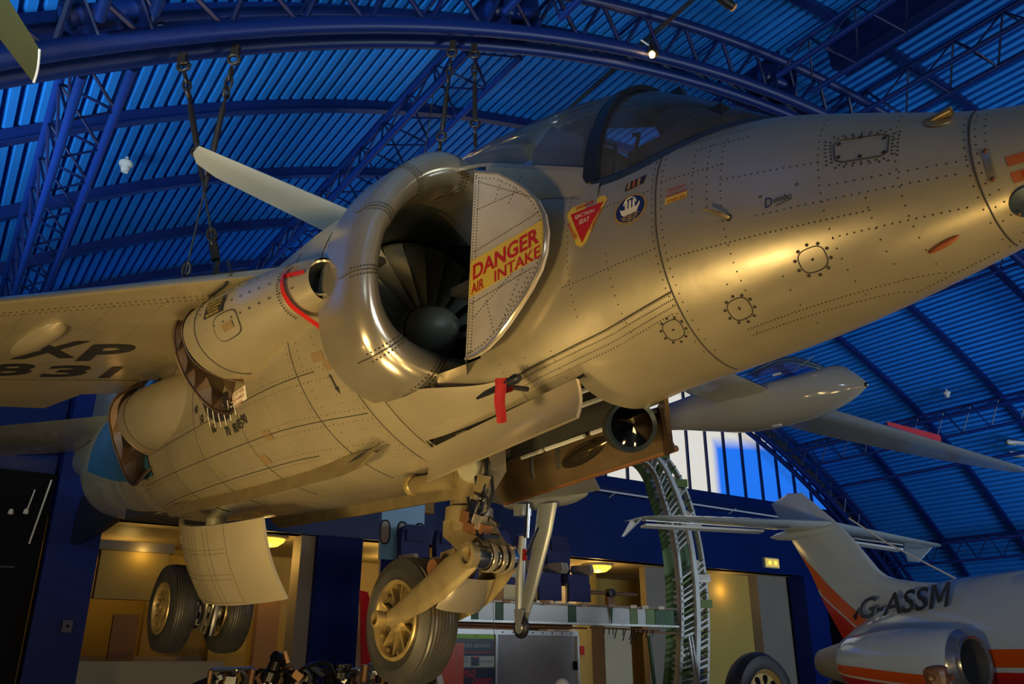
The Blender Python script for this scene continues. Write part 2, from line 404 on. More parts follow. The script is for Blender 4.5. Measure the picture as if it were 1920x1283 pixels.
def herm(xs, ys, x):
    n = len(xs)
    if x <= xs[0]: return ys[0]
    if x >= xs[-1]: return ys[-1]
    i = 0
    while xs[i + 1] < x: i += 1
    def sl(k):
        if k == 0: return (ys[1] - ys[0]) / (xs[1] - xs[0])
        if k == n - 1: return (ys[-1] - ys[-2]) / (xs[-1] - xs[-2])
        a = (ys[k] - ys[k - 1]) / (xs[k] - xs[k - 1]); b = (ys[k + 1] - ys[k]) / (xs[k + 1] - xs[k])
        return 0 if a * b <= 0 else 2 * a * b / (a + b)
    h = xs[i + 1] - xs[i]; t = (x - xs[i]) / h
    return (2*t**3-3*t*t+1)*ys[i] + (t**3-2*t*t+t)*h*sl(i) + (-2*t**3+3*t*t)*ys[i+1] + (t**3-t*t)*h*sl(i+1)
class Body:
    # tab rows: x, bottom, widest z, top, half width, n_top, n_bottom
    def __init__(s, tab):
        tab = sorted(tab); s.x = [r[0] for r in tab]; s.c = [[r[k] for r in tab] for k in range(1, 7)]
    def at(s, x): return [herm(s.x, c, x) for c in s.c]
    def pt(s, x, th, off=0.0):
        # th: 0 = widest starboard, pi/2 = top, -pi/2 = bottom
        zb, zc, zt, w, nt, nb = s.at(x)
        c, sn = math.cos(th), math.sin(th); n = nt if sn >= 0 else nb; h = (zt - zc) if sn >= 0 else (zc - zb)
        y = w * math.copysign(abs(c) ** (2 / n), c); z = zc + h * math.copysign(abs(sn) ** (2 / n), sn)
        if off:
            e = 1e-3
            a = Vector(s.pt(x, th + e)) - Vector(s.pt(x, th - e)); b = Vector(s.pt(x + e, th)) - Vector(s.pt(x - e, th))
            nn = a.cross(b); 
            if nn.length > 1e-12:
                nn.normalize()
                if nn.y * y + nn.z * (z - zc) < 0: nn = -nn
                return (x + nn.x * off, y + nn.y * off, z + nn.z * off)
        return (x, y, z)
    def y(s, x, z):
        zb, zc, zt, w, nt, nb = s.at(x)
        n, h = (nt, zt - zc) if z >= zc else (nb, zc - zb)
        q = min(1.0, abs(z - zc) / h); return w * (1 - q ** n) ** (1 / n)
    def th_of(s, x, z):
        zb, zc, zt, w, nt, nb = s.at(x)
        n, h = (nt, zt - zc) if z >= zc else (nb, zc - zb)
        q = min(1.0, abs(z - zc) / h); a = math.asin(q ** (n / 2)); return a if z >= zc else -a
    def on(s, x, z, off=0.004):
        return s.pt(x, s.th_of(x, z), off)
    def loft(s, mb, x0, x1, nx, nth, skip=None, xs=None):
        xs = xs or [x0 + (x1 - x0) * i / nx for i in range(nx + 1)]
        k = len(mb.v)
        for x in xs:
            for j in range(nth): mb.v.append(s.pt(x, 2 * PI * j / nth - PI))
        for i in range(len(xs) - 1):
            for j in range(nth):
                th = 2 * PI * (j + .5) / nth - PI; xm = (xs[i] + xs[i + 1]) / 2
                if skip and skip(xm, th): continue
                a = k + i * nth + j; b = k + i * nth + (j + 1) % nth
                mb.f.append((a, b, b + nth, a + nth))
        return mb
fwd = Body([
 # x, zb, zc, zt, w, nt, nb
 (3.90, 1.325, 1.335, 1.345, 0.012, 2, 2), (3.84, 1.275, 1.335, 1.395, 0.06, 2, 2), (3.65, 1.215, 1.34, 1.465, 0.13, 2, 2), (3.25, 1.128, 1.35, 1.585, 0.225, 2, 2), (2.9, 1.055, 1.385, 1.745, 0.315, 2.1, 2),
 (2.55, 1.0, 1.42, 1.885, 0.385, 2.3, 1.95), (2.2, 0.965, 1.46, 1.945, 0.43, 2.6, 1.9), (1.9, 0.945, 1.47, 1.98, 0.455, 2.7, 1.9), (1.65, .925, 1.48, 2.05, .465, 2.6, 2.2), (1.4, 0.90, 1.50, 2.15, 0.47, 2.5, 2.6),
 (1.1, 0.86, 1.52, 2.29, 0.475, 2.3, 2.8), (0.7, 0.81, 1.56, 2.44, 0.50, 2.2, 2.8), (0.3, 0.78, 1.62, 2.52, 0.55, 2.1, 2.2), (-0.3, 0.75, 1.66, 2.54, 0.6, 2.0, 2.2)])
mid = Body([
 (0.62, 0.80, 1.69, 2.42, 0.915, 2.0, 1.6), (0.3, .78, 1.69, 2.45, 0.92, 2.0, 1.7), (0.0, 0.76, 1.68, 2.48, 0.92, 2.0, 1.9), (-0.6, 0.745, 1.65, 2.51, 0.885, 2.0, 2.3), (-1.4, 0.745, 1.60, 2.53, 0.84, 2.0, 2.4), (-2.4, 0.76, 1.56, 2.49, 0.79, 2.0, 2.4),
 (-3.3, 0.79, 1.54, 2.44, 0.735, 2.0, 2.3), (-4.2, 0.83, 1.55, 2.40, 0.65, 2.0, 2.2), (-5.0, 0.90, 1.58, 2.37, 0.555, 2.0, 2.1), (-5.8, .985, 1.58, 2.34, .50, 2, 2), (-6.5, 1.08, 1.60, 2.33, 0.435, 2.0, 2.0), (-7.0, 1.25, 1.68, 2.31, 0.35, 2.0, 2.0), (-7.4, 1.58, 1.88, 2.30, .24, 2, 2), (-8.4, 1.76, 1.97, 2.26, 0.19, 2.0, 2.0), (-9.7, 1.86, 2.01, 2.17, 0.12, 2, 2), (-9.9, 1.95, 2.01, 2.07, 0.04, 2, 2)])

def sill_y(x): 
    if x >= 1.84: return .415 * max(0.0, 1 - ((x - 1.84) / .74) ** 2.3) ** .55
    return .415 - .02 * (1.84 - x)
# ---- front fuselage, open at the nose wheel bay
xs = [3.90, 3.885, 3.87, 3.84, 3.80, 3.74] + [3.65 - 0.1 * i for i in range(20)] + [1.65 - .0575 * i for i in range(1, 20)] + [.5, .3, .1, -.1, -.3]
xs = sorted(set(round(x, 4) for x in xs), reverse=True)
mb = JB()
fwd.loft(mb, 0, 0, 0, 96, xs=xs, skip=lambda x, th: (0.5 < x < 1.65 and -.80 < th + PI / 2 < 0.53) or (.72 < x < 2.5 and fwd.pt(x, th)[2] > 1.7 and abs(fwd.pt(x, th)[1]) < sill_y(x) - .005) or (x < 1.16 and 1.16 < fwd.pt(x, th)[2] < 2.24 and abs(fwd.pt(x, th)[1]) > .2))
mb.poly([fwd.pt(3.90, 2 * PI * j / 96 - PI) for j in range(96)])
mb.obj('nose_fuselage', M['skin'], jet, 60, merge=True)
# ---- centre and rear fuselage
mb = JB()
mid.loft(mb, .52, -9.9, 92, 96, skip=lambda x, th: -4.75 < x < -3.55 and abs(th + PI / 2) < .42)
mb.obj('rear_fuselage', M['skin_b'], jet, 60)
mb = JB(); mb.box((-4.15, 0, 1.02), (1.25, .66, .3)); mb.obj('main_wheel_bay', M['bay'], jet)
for k in range(5):
    mb = JB(); mb.box((-4.6 + .22 * k, .0, .90), (.03, .6, .06)); mb.obj('bay_frame', M['bayrail'], jet)

mb = JB(); mb.box((1.55, 0, 1.62), (1.6, .74, .04)); mb.obj('cockpit_floor', M['bay'], jet)
# ---- nose wheel bay lining
mb = JB()
b0 = [(.5, -.27, .86), (1.64, -.27, .99), (1.64, .27, .99), (.5, .27, .86)]; t0 = [(.5, -.25, 1.18), (1.64, -.25, 1.24), (1.64, .25, 1.24), (.5, .25, 1.18)]
mb.grid([b0 + [b0[0]], t0 + [t0[0]]]); mb.poly(t0); mb.obj('nose_wheel_bay', M['bay'], jet)
for yy in (-.2, -.05, .1, .22):
    bar('bay_rail', (.55, -yy, 1.0), (1.6, -yy, 1.08), .014, M['bayrail'], jet)

# ---- intakes: ring lip, splitter plate, duct, fan
lipO = [(.02, 2.26), (.16, 2.37), (.33, 2.45), (.44, 2.465), (.54, 2.43), (.73, 2.28), (.89, 2.06), (.985, 1.82), (1.01, 1.58), (.98, 1.37), (.90, 1.20), (.75, 1.085), (.6, 1.035), (.46, 1.02), (.30, 1.03), (.1, 1.06)]
lipI = [(.02, 2.12), (.14, 2.20), (.26, 2.25), (.37, 2.245), (.45, 2.215), (.60, 2.10), (.715, 1.94), (.78, 1.77), (.79, 1.62), (.765, 1.49), (.69, 1.375), (.56, 1.31), (.45, 1.29), (.34, 1.285), (.22, 1.30), (.05, 1.33)]
def res(P, n):
    d = [0]
    for a, b in zip(P[:-1], P[1:]): d.append(d[-1] + math.hypot(a[0] - b[0], a[1] - b[1]))
    return [(herm(d, [p[0] for p in P], d[-1] * i / n), herm(d, [p[1] for p in P], d[-1] * i / n)) for i in range(n + 1)]
def lerp(a, b, t): return a + (b - a) * t
NL = 56
lipO = [(.55 + (y - .55) * .86 if y > .55 else y, 1.74 + (z - 1.74) * .975) for y, z in lipO]
LO = res(lipO, NL); LI = res(lipI, NL)
def lip_ring(t, k):      # t 0..1 round the profile: 0 inside throat, .5 front, 1 outer
    o, i = LO[k], LI[k]; c = ((o[0] + i[0]) / 2, (o[1] + i[1]) / 2); d = ((o[0] - i[0]) / 2, (o[1] - i[1]) / 2)
    a = PI * t
    fx = .66 + .15 * math.sin(a) - (.25 * max(0, t - .85) / .15 if t > .85 else 0) - (.25 * max(0, .15 - t) / .15 if t < .15 else 0)
    # a swept, slightly forward raked mouth
    return (fx, c[0] - d[0] * math.cos(a), c[1] - d[1] * math.cos(a))
for sgn in (1, -1):
    mb = JB(); mb.grid([[(p[0], sgn * p[1], p[2]) for p in (lip_ring(t / 20, k) for k in range(NL + 1))] for t in range(21)])
    lipo = mb.obj('intake_lip', M['lip'], jet, 60)
    # segment joints of the lip
    for q in (9, 17, 24, 32, 41, 47):
        mb = JB(); mb.tube([Vector((p[0], sgn * p[1], p[2])) + Vector((0.002, sgn * .001, 0)) for p in (lip_ring(t / 20, q) for t in range(2, 19))], .0032, 5)
        mb.obj('lip_joint', M['seam'], lipo)
        mb = JB()
        for t in range(3, 18):
            for dq in (-.45, .45):
                p0 = lip_ring(t / 20, q); p1 = lip_ring(t / 20, q + (1 if dq > 0 else -1))
                p = [lerp(a, b, .45) for a, b in zip(p0, p1)]
                mb.lathe([(.0001, .004), (.005, .002), (.005, -.004)], (p[0] + .001, sgn * p[1], p[2]), (1, sgn * .4, 0), 6)
        mb.obj('lip_rivets', M['rivet'], lipo, kind='stuff')
    # outer cowl strap just behind the lip
    mb = JB(); mb.grid([[(x, sgn * mid.pt(x, th, .006)[1], mid.pt(x, th, .006)[2]) for th in [PI * .42 - PI * .86 * j / 40 for j in range(41)]] for x in (.48, .36)])
    mb.obj('cowl_strap', M['skin'], jet)
    # duct from the throat back to the fan face
    mb = JB(); rows = []
    for s_ in range(9):
        t = s_ / 8.0; x = lerp(.46, -.08, t); ring = []
        for k in range(NL + 1):
            i = LI[k]; th = PI / 2 - PI * k / NL
            cy, cz = .60 * math.cos(th), 1.70 + .60 * math.sin(th)
            e = t * t * (3 - 2 * t)
            ring.append((x, sgn * lerp(i[0], cy, e), lerp(i[1], cz, e)))
        rows.append(ring)
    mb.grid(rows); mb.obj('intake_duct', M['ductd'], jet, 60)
    # splitter plate standing off the fuselage side
    SP = [(1.16, 2.085), (1.24, 2.045), (1.36, 1.985), (1.47, 1.90), (1.56, 1.82), (1.63, 1.74), (1.68, 1.65), (1.70, 1.56), (1.69, 1.47), (1.66, 1.40), (1.60, 1.33), (1.53, 1.27), (1.46, 1.215), (1.39, 1.17), (1.31, 1.135), (1.23, 1.12), (1.16, 1.12)]
    pl = [(x, sgn * .545, z) for x, z in SP]
    mb = JB(); mb.prism(pl, (0, -sgn * .022, 0)); spo = mb.obj('splitter_plate', M['splitter'], jet, 30)
    mb = JB(); mb.grid([[(1.16, sgn * .545, lerp(1.12, 2.085, q)), (1.05, sgn * .455, lerp(1.1, 2.14, q)), (.8, sgn * .265, lerp(1.08, 2.24, q)), (.55, sgn * .07, lerp(1.05, 2.3, q)), (.46, sgn * .0, lerp(1.05, 2.3, q))] for q in [i / 12 for i in range(13)]])
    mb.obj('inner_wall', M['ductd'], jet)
    mb = JB(); mb.tube([Vector((x, sgn * .546, z)) for x, z in SP], .008, 6); mb.obj('plate_edge', M['lip'], spo)
    # diverter wedge between plate and fuselage
    mb = JB(); dv = [(1.16 + (x - 1.16) * .72, 1.6 + (z - 1.6) * .86) for x, z in SP]
    mb.prism([(x, sgn * .525, z) for x, z in dv], (0, -sgn * .09, 0)); mb.obj('diverter', M['bay'], jet, 30)
# fan
fanc = Vector((-.10, 0, 1.68))
mb = JB(); mb.lathe([(.001, .36), (.06, .34), (.12, .26), (.165, .13), (.185, 0), (.19, -.1)], fanc, (1, 0, 0), 28); hubo = mb.obj('fan_hub', M['hub'], jet)
mb = JB(); mb.lathe([(.172, .10), (.178, .10), (.178, .085), (.172, .085)], fanc, (1, 0, 0), 28); mb.obj('hub_seam', M['seam'], hubo)
for k in range(22):
    a = 2 * PI * k / 22; rad = Vector((0, math.cos(a), math.sin(a))); tan = Vector((0, -math.sin(a), math.cos(a))); rows = []
    for i in range(5):
        r = lerp(.17, .60, i / 4); tw = lerp(.5, 1.05, i / 4); c = .062
        p = fanc + rad * r; d = Vector((math.cos(tw), 0, 0)) + tan * math.sin(tw)
        nrm = Vector((-math.sin(tw), 0, 0)) + tan * math.cos(tw)
        rows.append([p + d * c, p + nrm * .012, p - d * c, p - nrm * .004])
    mb = JB(); mb.grid(rows, cv=True); mb.obj('fan_blade', M['blade'], jet)
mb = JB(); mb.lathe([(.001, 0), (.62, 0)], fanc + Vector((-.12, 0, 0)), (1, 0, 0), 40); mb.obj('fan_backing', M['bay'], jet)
mb = JB(); mb.lathe([(.60, .05), (.605, -.1)], fanc, (1, 0, 0), 48); mb.obj('fan_casing', M['duct'], jet)

# ---- chin: blends the engine body under the lip into the front fuselage
for sg in (1, -1):
    rows = []
    for i in range(15):
        t = i / 14; x = lerp(.52, 1.30, t); e = t * t * (3 - 2 * t); row = []
        for j in range(17):
            th = lerp(lerp(-1.16, -1.04, min(1, t * 3)), lerp(-.86, -.72, t), j / 16); a = mid.pt(min(x, .62), th); b = fwd.pt(x, th, .003)
            row.append((x, sg * lerp(a[1], b[1], e), lerp(a[2], b[2], e)))
        rows.append(row)
    mb = JB(); mb.grid([[p for p in r[0:]] for r in rows]); mb.obj('chin_fairing', M['skin'], jet, 80)

# ---- wing
def zlow(y): return 1.85 - .21 * (abs(y) - .8)
def xle(y): return -.33 - .71 * (abs(y) - 1.2)
def xhinge(y): return -3.05 + .05 * (abs(y) - .9)
AF = [(0, .0), (.004, .10), (.02, .22), (.06, .36), (.12, .52), (.22, .75), (.38, .95), (.55, .95), (.75, .68), (.9, .40), (1, .22)]
def wing_sec(y, sg, th):
    x0, x1 = xle(y), xhinge(y); c = x1 - x0; zl = zlow(y); up = []; lo = []
    for f_, h in AF:
        up.append((x0 + c * f_, sg * y, zl + th * (.08 + .92 * h)))
        lo.append((x0 + c * f_, sg * y, zl + th * .08 * (1 - min(1, h * 1.5) if f_ < .2 else 0)))
    return up + lo[::-1][:-1]
for sg in (1, -1):
    mb = JB(); rows = [wing_sec(y, sg, th) for y, th in ((.45, .30), (.8, .28), (1.2, .25), (1.7, .22), (2.3, .19), (2.9, .17), (3.38, .15))]
    mb.grid(rows, cv=True); mb.poly(rows[-1]); wo = mb.obj('wing', M['skin_b'] if sg > 0 else M['strut'], jet, 50)  # port wing takes the daylit grey instead of the skin paint
    # flap with its inboard cut-out, drooped a little
    FP = [(-3.06, .82), (-3.52, .82), (-3.54, 1.17), (-4.06, 1.34), (-3.40, 3.33), (-2.94, 3.33)]
    def fz(x, y): return zlow(y) - .045 * max(0, xhinge(y) - x)
    lo = [(x, sg * y, fz(x, y)) for x, y in FP]; up = [(x, sg * y, fz(x, y) + (.07 if x > -3.1 else .02)) for x, y in FP]
    mb = JB(); mb.poly(lo); mb.poly(up)
    for i in range(6): mb.poly([lo[i], lo[(i + 1) % 6], up[(i + 1) % 6], up[i]])
    mb.obj('flap', M['skin'], wo, 20)
    mb = JB(); mb.tube([(xhinge(y) + .005, sg * y, zlow(y) - .002) for y in (.85, 1.5, 2.2, 3.3)], .006, 5); mb.obj('flap_seam', M['seam'], wo)
    # flap hinge fairing teardrop
    ct = Vector((-1.72, sg * 1.84, zlow(1.84)))
    mb = JB(); rows = []
    for i in range(13):
        t = i / 12; x = .42 - .95 * t; r = .085 * math.sqrt(max(0, math.sin(PI * min(1, t ** .75))))
        rows.append([(ct.x + x, ct.y + r * math.cos(a) + sg * .12 * (t - .5), ct.z + .02 + 1.0 * r * math.sin(a) * (1 if math.sin(a) < 0 else .2)) for a in [2 * PI * j / 14 for j in range(14)]])
    mb.grid(rows, cv=True); mb.obj('hinge_fairing', M['skin'], wo, 60)
    # wing tip pod, outrigger leg and wheel
    mb = JB(); pod = Vector((-2.75, sg * 3.46, 1.315))
    mb.lathe([(.002, .62), (.03, .56), (.06, .45), (.085, .28), (.10, .05), (.10, -.25), (.08, -.5), (.04, -.72), (.002, -.8)], pod, (1, 0, 0), 20); po = mb.obj('wing_tip_pod', M['strut'], wo)
    mb = JB(); mb.lathe([(.034, 0), (.034, .05), (.012, .055)], pod + Vector((.46, sg * .035, .0)), (1, sg * .5, .0), 12); mb.obj('pod_light', M['frame'], po)
    og = empty('outrigger', parent=jet); og.matrix_basis = Matrix.Identity(4)
    rows = []
    for z, xc, ch, wd in ((1.24, -2.62, .30, .10), (.95, -2.68, .27, .095), (.6, -2.79, .22, .085), (.3, -2.89, .19, .075), (.13, -2.96, .16, .065)):
        rows.append([(xc + ch * .5 * math.cos(a), sg * 3.33 + wd * .5 * math.sin(a), z) for a in [2 * PI * j / 14 for j in range(14)]])
    mb = JB(); mb.grid(rows, cv=True); mb.poly(rows[0]); mb.poly(rows[-1]); mb.obj('leg_fairing', M['strut'], og)
    mb = JB(); mb.tube([(-2.9, sg * 3.3, 1.26), (-2.92, sg * 3.3, .9)], .032, 12); mb.obj('oleo', M['chrome'], og)
    mb = JB(); mb.tube([(-2.98, sg * 3.3, .92), (-3.02, sg * 3.31, .5), (-3.03, sg * 3.32, .14)], [.045, .055, .05], 12); mb.obj('strut', M['strut'], og)
    mb = JB(); mb.box((-3.0, sg * 3.3, 1.2), (.16, .12, .12)); mb.obj('pivot_block', M['strut'], og)
    mb = JB(); mb.tube([(-2.7, sg * 3.28, 1.0), (-2.9, sg * 3.29, .72)], .016, 8); mb.obj('retraction_link', M['chrome'], og)
    mb = JB(); mb.box((-2.93, sg * 3.29, .72), (.03, .04, .12)); mb.obj('red_collar', M['red'], og)
    for k_ in (-1, 1):
        mb = JB(); mb.prism([(-3.06, sg * 3.32 + k_ * .045, .16), (-2.90, sg * 3.32 + k_ * .045, .16), (-2.97, sg * 3.32 + k_ * .045, -.04), (-3.02, sg * 3.32 + k_ * .045, -.04)], (0, .012, 0)); mb.obj('wheel_fork', M['strut'], og)
    wc = Vector((-3.0, sg * 3.32, -.02))
    mb = JB(); mb.lathe([(.065, -.03), (.09, -.035), (.108, -.02), (.112, 0), (.108, .02), (.09, .035), (.065, .03)], wc, (0, 1, 0), 28); mb.obj('wheel_tyre', M['tyre'], og)
    mb = JB(); mb.lathe([(.001, -.025), (.03, -.03), (.05, -.012), (.068, -.03), (.068, .03), (.05, .012), (.03, .03), (.001, .025)], wc, (0, 1, 0), 20); mb.obj('wheel_hub', M['strut'], og)
    # lug on the wing for the hanging cables
    for lx, ly in ((-.92, 1.05), (-1.77, 1.0)):
        mb = JB(); mb.box((lx, sg * ly, zlow(ly) + .24), (.16, .07, .02)); mb.box((lx, sg * ly, zlow(ly) + .29), (.06, .025, .10)); mb.obj('hoist_lug', M['chain'], wo)

# underwing serial on the starboard wing
def under(cx, cy, sk=.12):
    def fn(tx, ty):
        y = cy - tx; x = cx + ty - sk * (y - cy); return (x, y, zlow(y) - .006)
    return fn
text_on(JB, 'X', .50, under(-2.03, 1.70, .18), 'serial_letter', M['ink'], jet, wx=.38, font_w=.03)
text_on(JB, 'P', .50, under(-2.07, 1.34, .18), 'serial_letter', M['ink'], jet, wx=.29, font_w=.03)
text_on(JB, '8', .40, under(-2.66, 1.83, .12), 'serial_digit', M['ink'], jet, wx=.29, font_w=.03)
text_on(JB, '3', .40, under(-2.70, 1.46, .12), 'serial_digit', M['ink'], jet, wx=.29, font_w=.03)
text_on(JB, 'I', .40, under(-2.74, 1.15, .12), 'serial_digit', M['ink'], jet, wx=.08, font_w=.03)

# ---- tail
mb = JB()
for sg in (1, -1):
    mb = JB(); q = [(-6.15, sg * .25, 2.20), (-8.4, sg * .18, 2.08), (-9.4, sg * 1.75, 1.88), (-7.6, sg * 1.95, 1.92)]
    mb.grid([[q[0], ((q[0][0] * 2 + q[1][0]) / 3, q[0][1], 2.26), q[1], ((q[0][0] * 2 + q[1][0]) / 3, q[0][1], 2.08)], [q[3], ((q[3][0] * 2 + q[2][0]) / 3, q[3][1], 1.95), q[2], ((q[3][0] * 2 + q[2][0]) / 3, q[3][1], 1.86)]], cv=True)
    mb.poly([q[3], ((q[3][0] * 2 + q[2][0]) / 3, q[3][1], 1.95), q[2], ((q[3][0] * 2 + q[2][0]) / 3, q[3][1], 1.86)])
    mb.obj('tailplane', M['skin_b'], jet, 30)
mb = JB(); fp = [(-6.3, 2.3), (-7.7, 3.75), (-8.5, 3.85), (-8.9, 2.2)]
mb.prism([(x, .05, z) for x, z in fp], (0, -.1, 0)); mb.obj('tail_fin', M['skin'], jet, 30)
mb = JB(); mb.lathe([(.001, .25), (.10, .2), (.16, .05), (.175, -.1), (.15, -.24), (.08, -.33), (.001, -.36)], (-10.2, 0, 2.02), (1, 0, 0), 24); mb.obj('tail_bullet', M['skin'], jet)
mb = JB(); vp = [(-6.2, 1.04), (-7.0, .93), (-8.0, .84), (-8.35, .86), (-8.4, 1.05), (-8.2, 1.45), (-7.6, 1.62), (-6.9, 1.36)]
mb.prism([(x, .035, z) for x, z in vp], (0, -.07, 0)); mb.obj('ventral_fin', M['frame'], jet, 30)

# ---- front and rear vectoring nozzles with their fairings
def arcpts(P, n):
    d = [0]
    for a, b in zip(P[:-1], P[1:]): d.append(d[-1] + (Vector(a) - Vector(b)).length)
    return [Vector([herm(d, [p[k] for p in P], d[-1] * i / n) for k in range(3)]) for i in range(n + 1)]
def nozzle(sg, fair, front, aft, nv, lift):
    root = empty('vectoring_nozzle', parent=jet); root.matrix_basis = Matrix.Identity(4)
    def S(p): return Vector((p[0], sg * p[1], p[2]))
    # fairing : half cone, rows (x, yc, zc, r)
    rows = []
    for (x, yc, zc, ry, rz, sk) in fair:
        rows.append([S((x + sk * math.sin(a), yc + ry * math.cos(a), zc + rz * math.sin(a))) for a in [-PI * .62 + PI * 1.24 * j / 28 for j in range(29)]])
    mb = JB(); mb.grid(rows); fo_ = mb.obj('nozzle_fairing', M['skin'], root, 60)
    # seam and fastener rows on the fairing
    n = len(rows)
    for k in ((n - 2,) if n > 3 else ()):
        mb = JB(); mb.tube([p + (p - S((fair[k][0], fair[k][1], fair[k][2]))).normalized() * .003 for p in rows[k]], .003, 5); mb.obj('fairing_seam', M['seam'], fo_)
    # bucket: dark elbow between front and aft edges of the mouth
    A = arcpts(front, 24); B = arcpts(aft, 24); rows = []
    for i in range(25):
        a, b = A[i], B[i]; row = []
        for j in range(9):
            t = j / 8; p = a.lerp(b, t); up = math.sin(PI * t) ** .8
            row.append(S(p + Vector(lift) * up))
        rows.append(row)
    mb = JB(); mb.grid(rows); mb.obj('nozzle_bucket', M['hot'], root, 60)
    mb = JB(); mb.tube([S(p) for p in B], .010, 8); mb.obj('nozzle_rim', M['hot'], root)
    mb = JB(); mb.tube([S(p) for p in A], .006, 8); mb.obj('fairing_rim', M['hot'], root)
    for k in range(nv):
        i = int(2 + (20) * (k + .5) / nv); a, b = A[i], B[i]; l = Vector(lift)
        q = [a.lerp(b, .02), a.lerp(b, .5) + l * .10, a.lerp(b, .98), a.lerp(b, .9) + l * .42, a.lerp(b, .5) + l * .62, a.lerp(b, .1) + l * .42]
        mb = JB(); mb.prism([S(p) for p in q], S(Vector((0, .004, -.007)))); mb.obj('cascade_vane', M['hot'], root, 20)
    return root, fo_
for sg in (1, -1):
    nz, fr_ = nozzle(sg, [(.46, .93, 1.62, .10, .115, 0), (.30, .93, 1.62, .145, .15, 0), (.0, .935, 1.615, .20, .20, 0), (-.35, .94, 1.61, .245, .235, -.02), (-.62, .945, 1.60, .27, .255, -.05), (-.80, .945, 1.60, .275, .26, -.08)],
        [(-.93, 1.05, 1.86), (-.88, 1.17, 1.76), (-.83, 1.22, 1.62), (-.79, 1.18, 1.47), (-.75, 1.07, 1.37), (-.72, .93, 1.335), (-.70, .82, 1.33)],
        [(-.95, 1.07, 1.90), (-1.10, 1.16, 1.83), (-1.17, 1.17, 1.72), (-1.20, 1.13, 1.58), (-1.22, 1.05, 1.45), (-1.20, .95, 1.33), (-1.13, .85, 1.235), (-.98, .80, 1.20), (-.80, .80, 1.27)], 7, (0, -.16, .26))
    if sg > 0: frontfair = fr_
    nz, fr_ = nozzle(sg, [(-1.75, .56, 1.50, .22, .26, 0), (-2.1, .62, 1.50, .26, .27, 0), (-2.5, .67, 1.50, .285, .28, -.04), (-2.8, .69, 1.50, .295, .285, -.08), (-3.0, .69, 1.50, .295, .285, -.10)],
        [(-3.1, .80, 1.80), (-3.06, .93, 1.72), (-3.0, .985, 1.56), (-2.93, .95, 1.38), (-2.9, .85, 1.26), (-2.88, .74, 1.21), (-2.85, .64, 1.2)],
        [(-3.2, .84, 1.84), (-3.35, .94, 1.74), (-3.40, .96, 1.62), (-3.42, .90, 1.42), (-3.38, .82, 1.22), (-3.25, .75, 1.04), (-3.1, .73, .985), (-2.98, .70, 1.06), (-2.9, .66, 1.14)], 4, (0, -.15, .22))
    # blued steel heat shield behind the rear nozzle
    mb = JB(); rows = []
    for i in range(13):
        x = -2.95 - 3.0 * i / 12; z0 = 1.06 + .42 * (i / 12) ** 1.6; z1 = 2.08
        rows.append([(p[0], sg * p[1], p[2]) for p in (mid.on(x, lerp(z0, z1, j / 10), .012) for j in range(11))])
    mb.grid(rows); mb.obj('heat_shield', M['shield'], jet, 60)

# starter hole at the front of the starboard fairing
mb = JB(); mb.lathe([(.001, -.10), (.075, -.10), (.088, .0)], (.462, .955, 1.62), (.75, .66, 0), 24); mb.obj('starter_recess', M['bay'], frontfair)
mb = JB(); mb.lathe([(.086, -.004), (.094, .004), (.100, -.004)], (.466, .96, 1.62), (.75, .66, 0), 24); mb.obj('recess_rim', M['lip'], frontfair)

# ---- belly strakes
for sg in (1, -1):
    P = [(-3.05, .80, .05), (-2.9, .74, .11), (-1.5, .735, .115), (-.1, .745, .12), (.12, .765, .10), (.27, .83, .03)]
    up = [(x, sg * .43, zb + h) for x, zb, h in P]; lo = [(x, sg * .475, zb) for x, zb, h in P]
    mb = JB(); mb.grid([up, lo]); mb.grid([[(x, y - sg * .03, z) for x, y, z in up], [(x, y - sg * .02, z) for x, y, z in lo]]); mb.grid([lo, [(x, y - sg * .02, z) for x, y, z in lo]])
    so = mb.obj('belly_strake', M['tan'], jet, 30)
    mb = JB(); mb.prism([(.02, sg * .478, .80), (.12, sg * .478, .83), (.22, sg * .478, .845), (.12, sg * .478, .81)], (0, sg * .004, 0)); mb.obj('strake_slot', M['bay'], so)
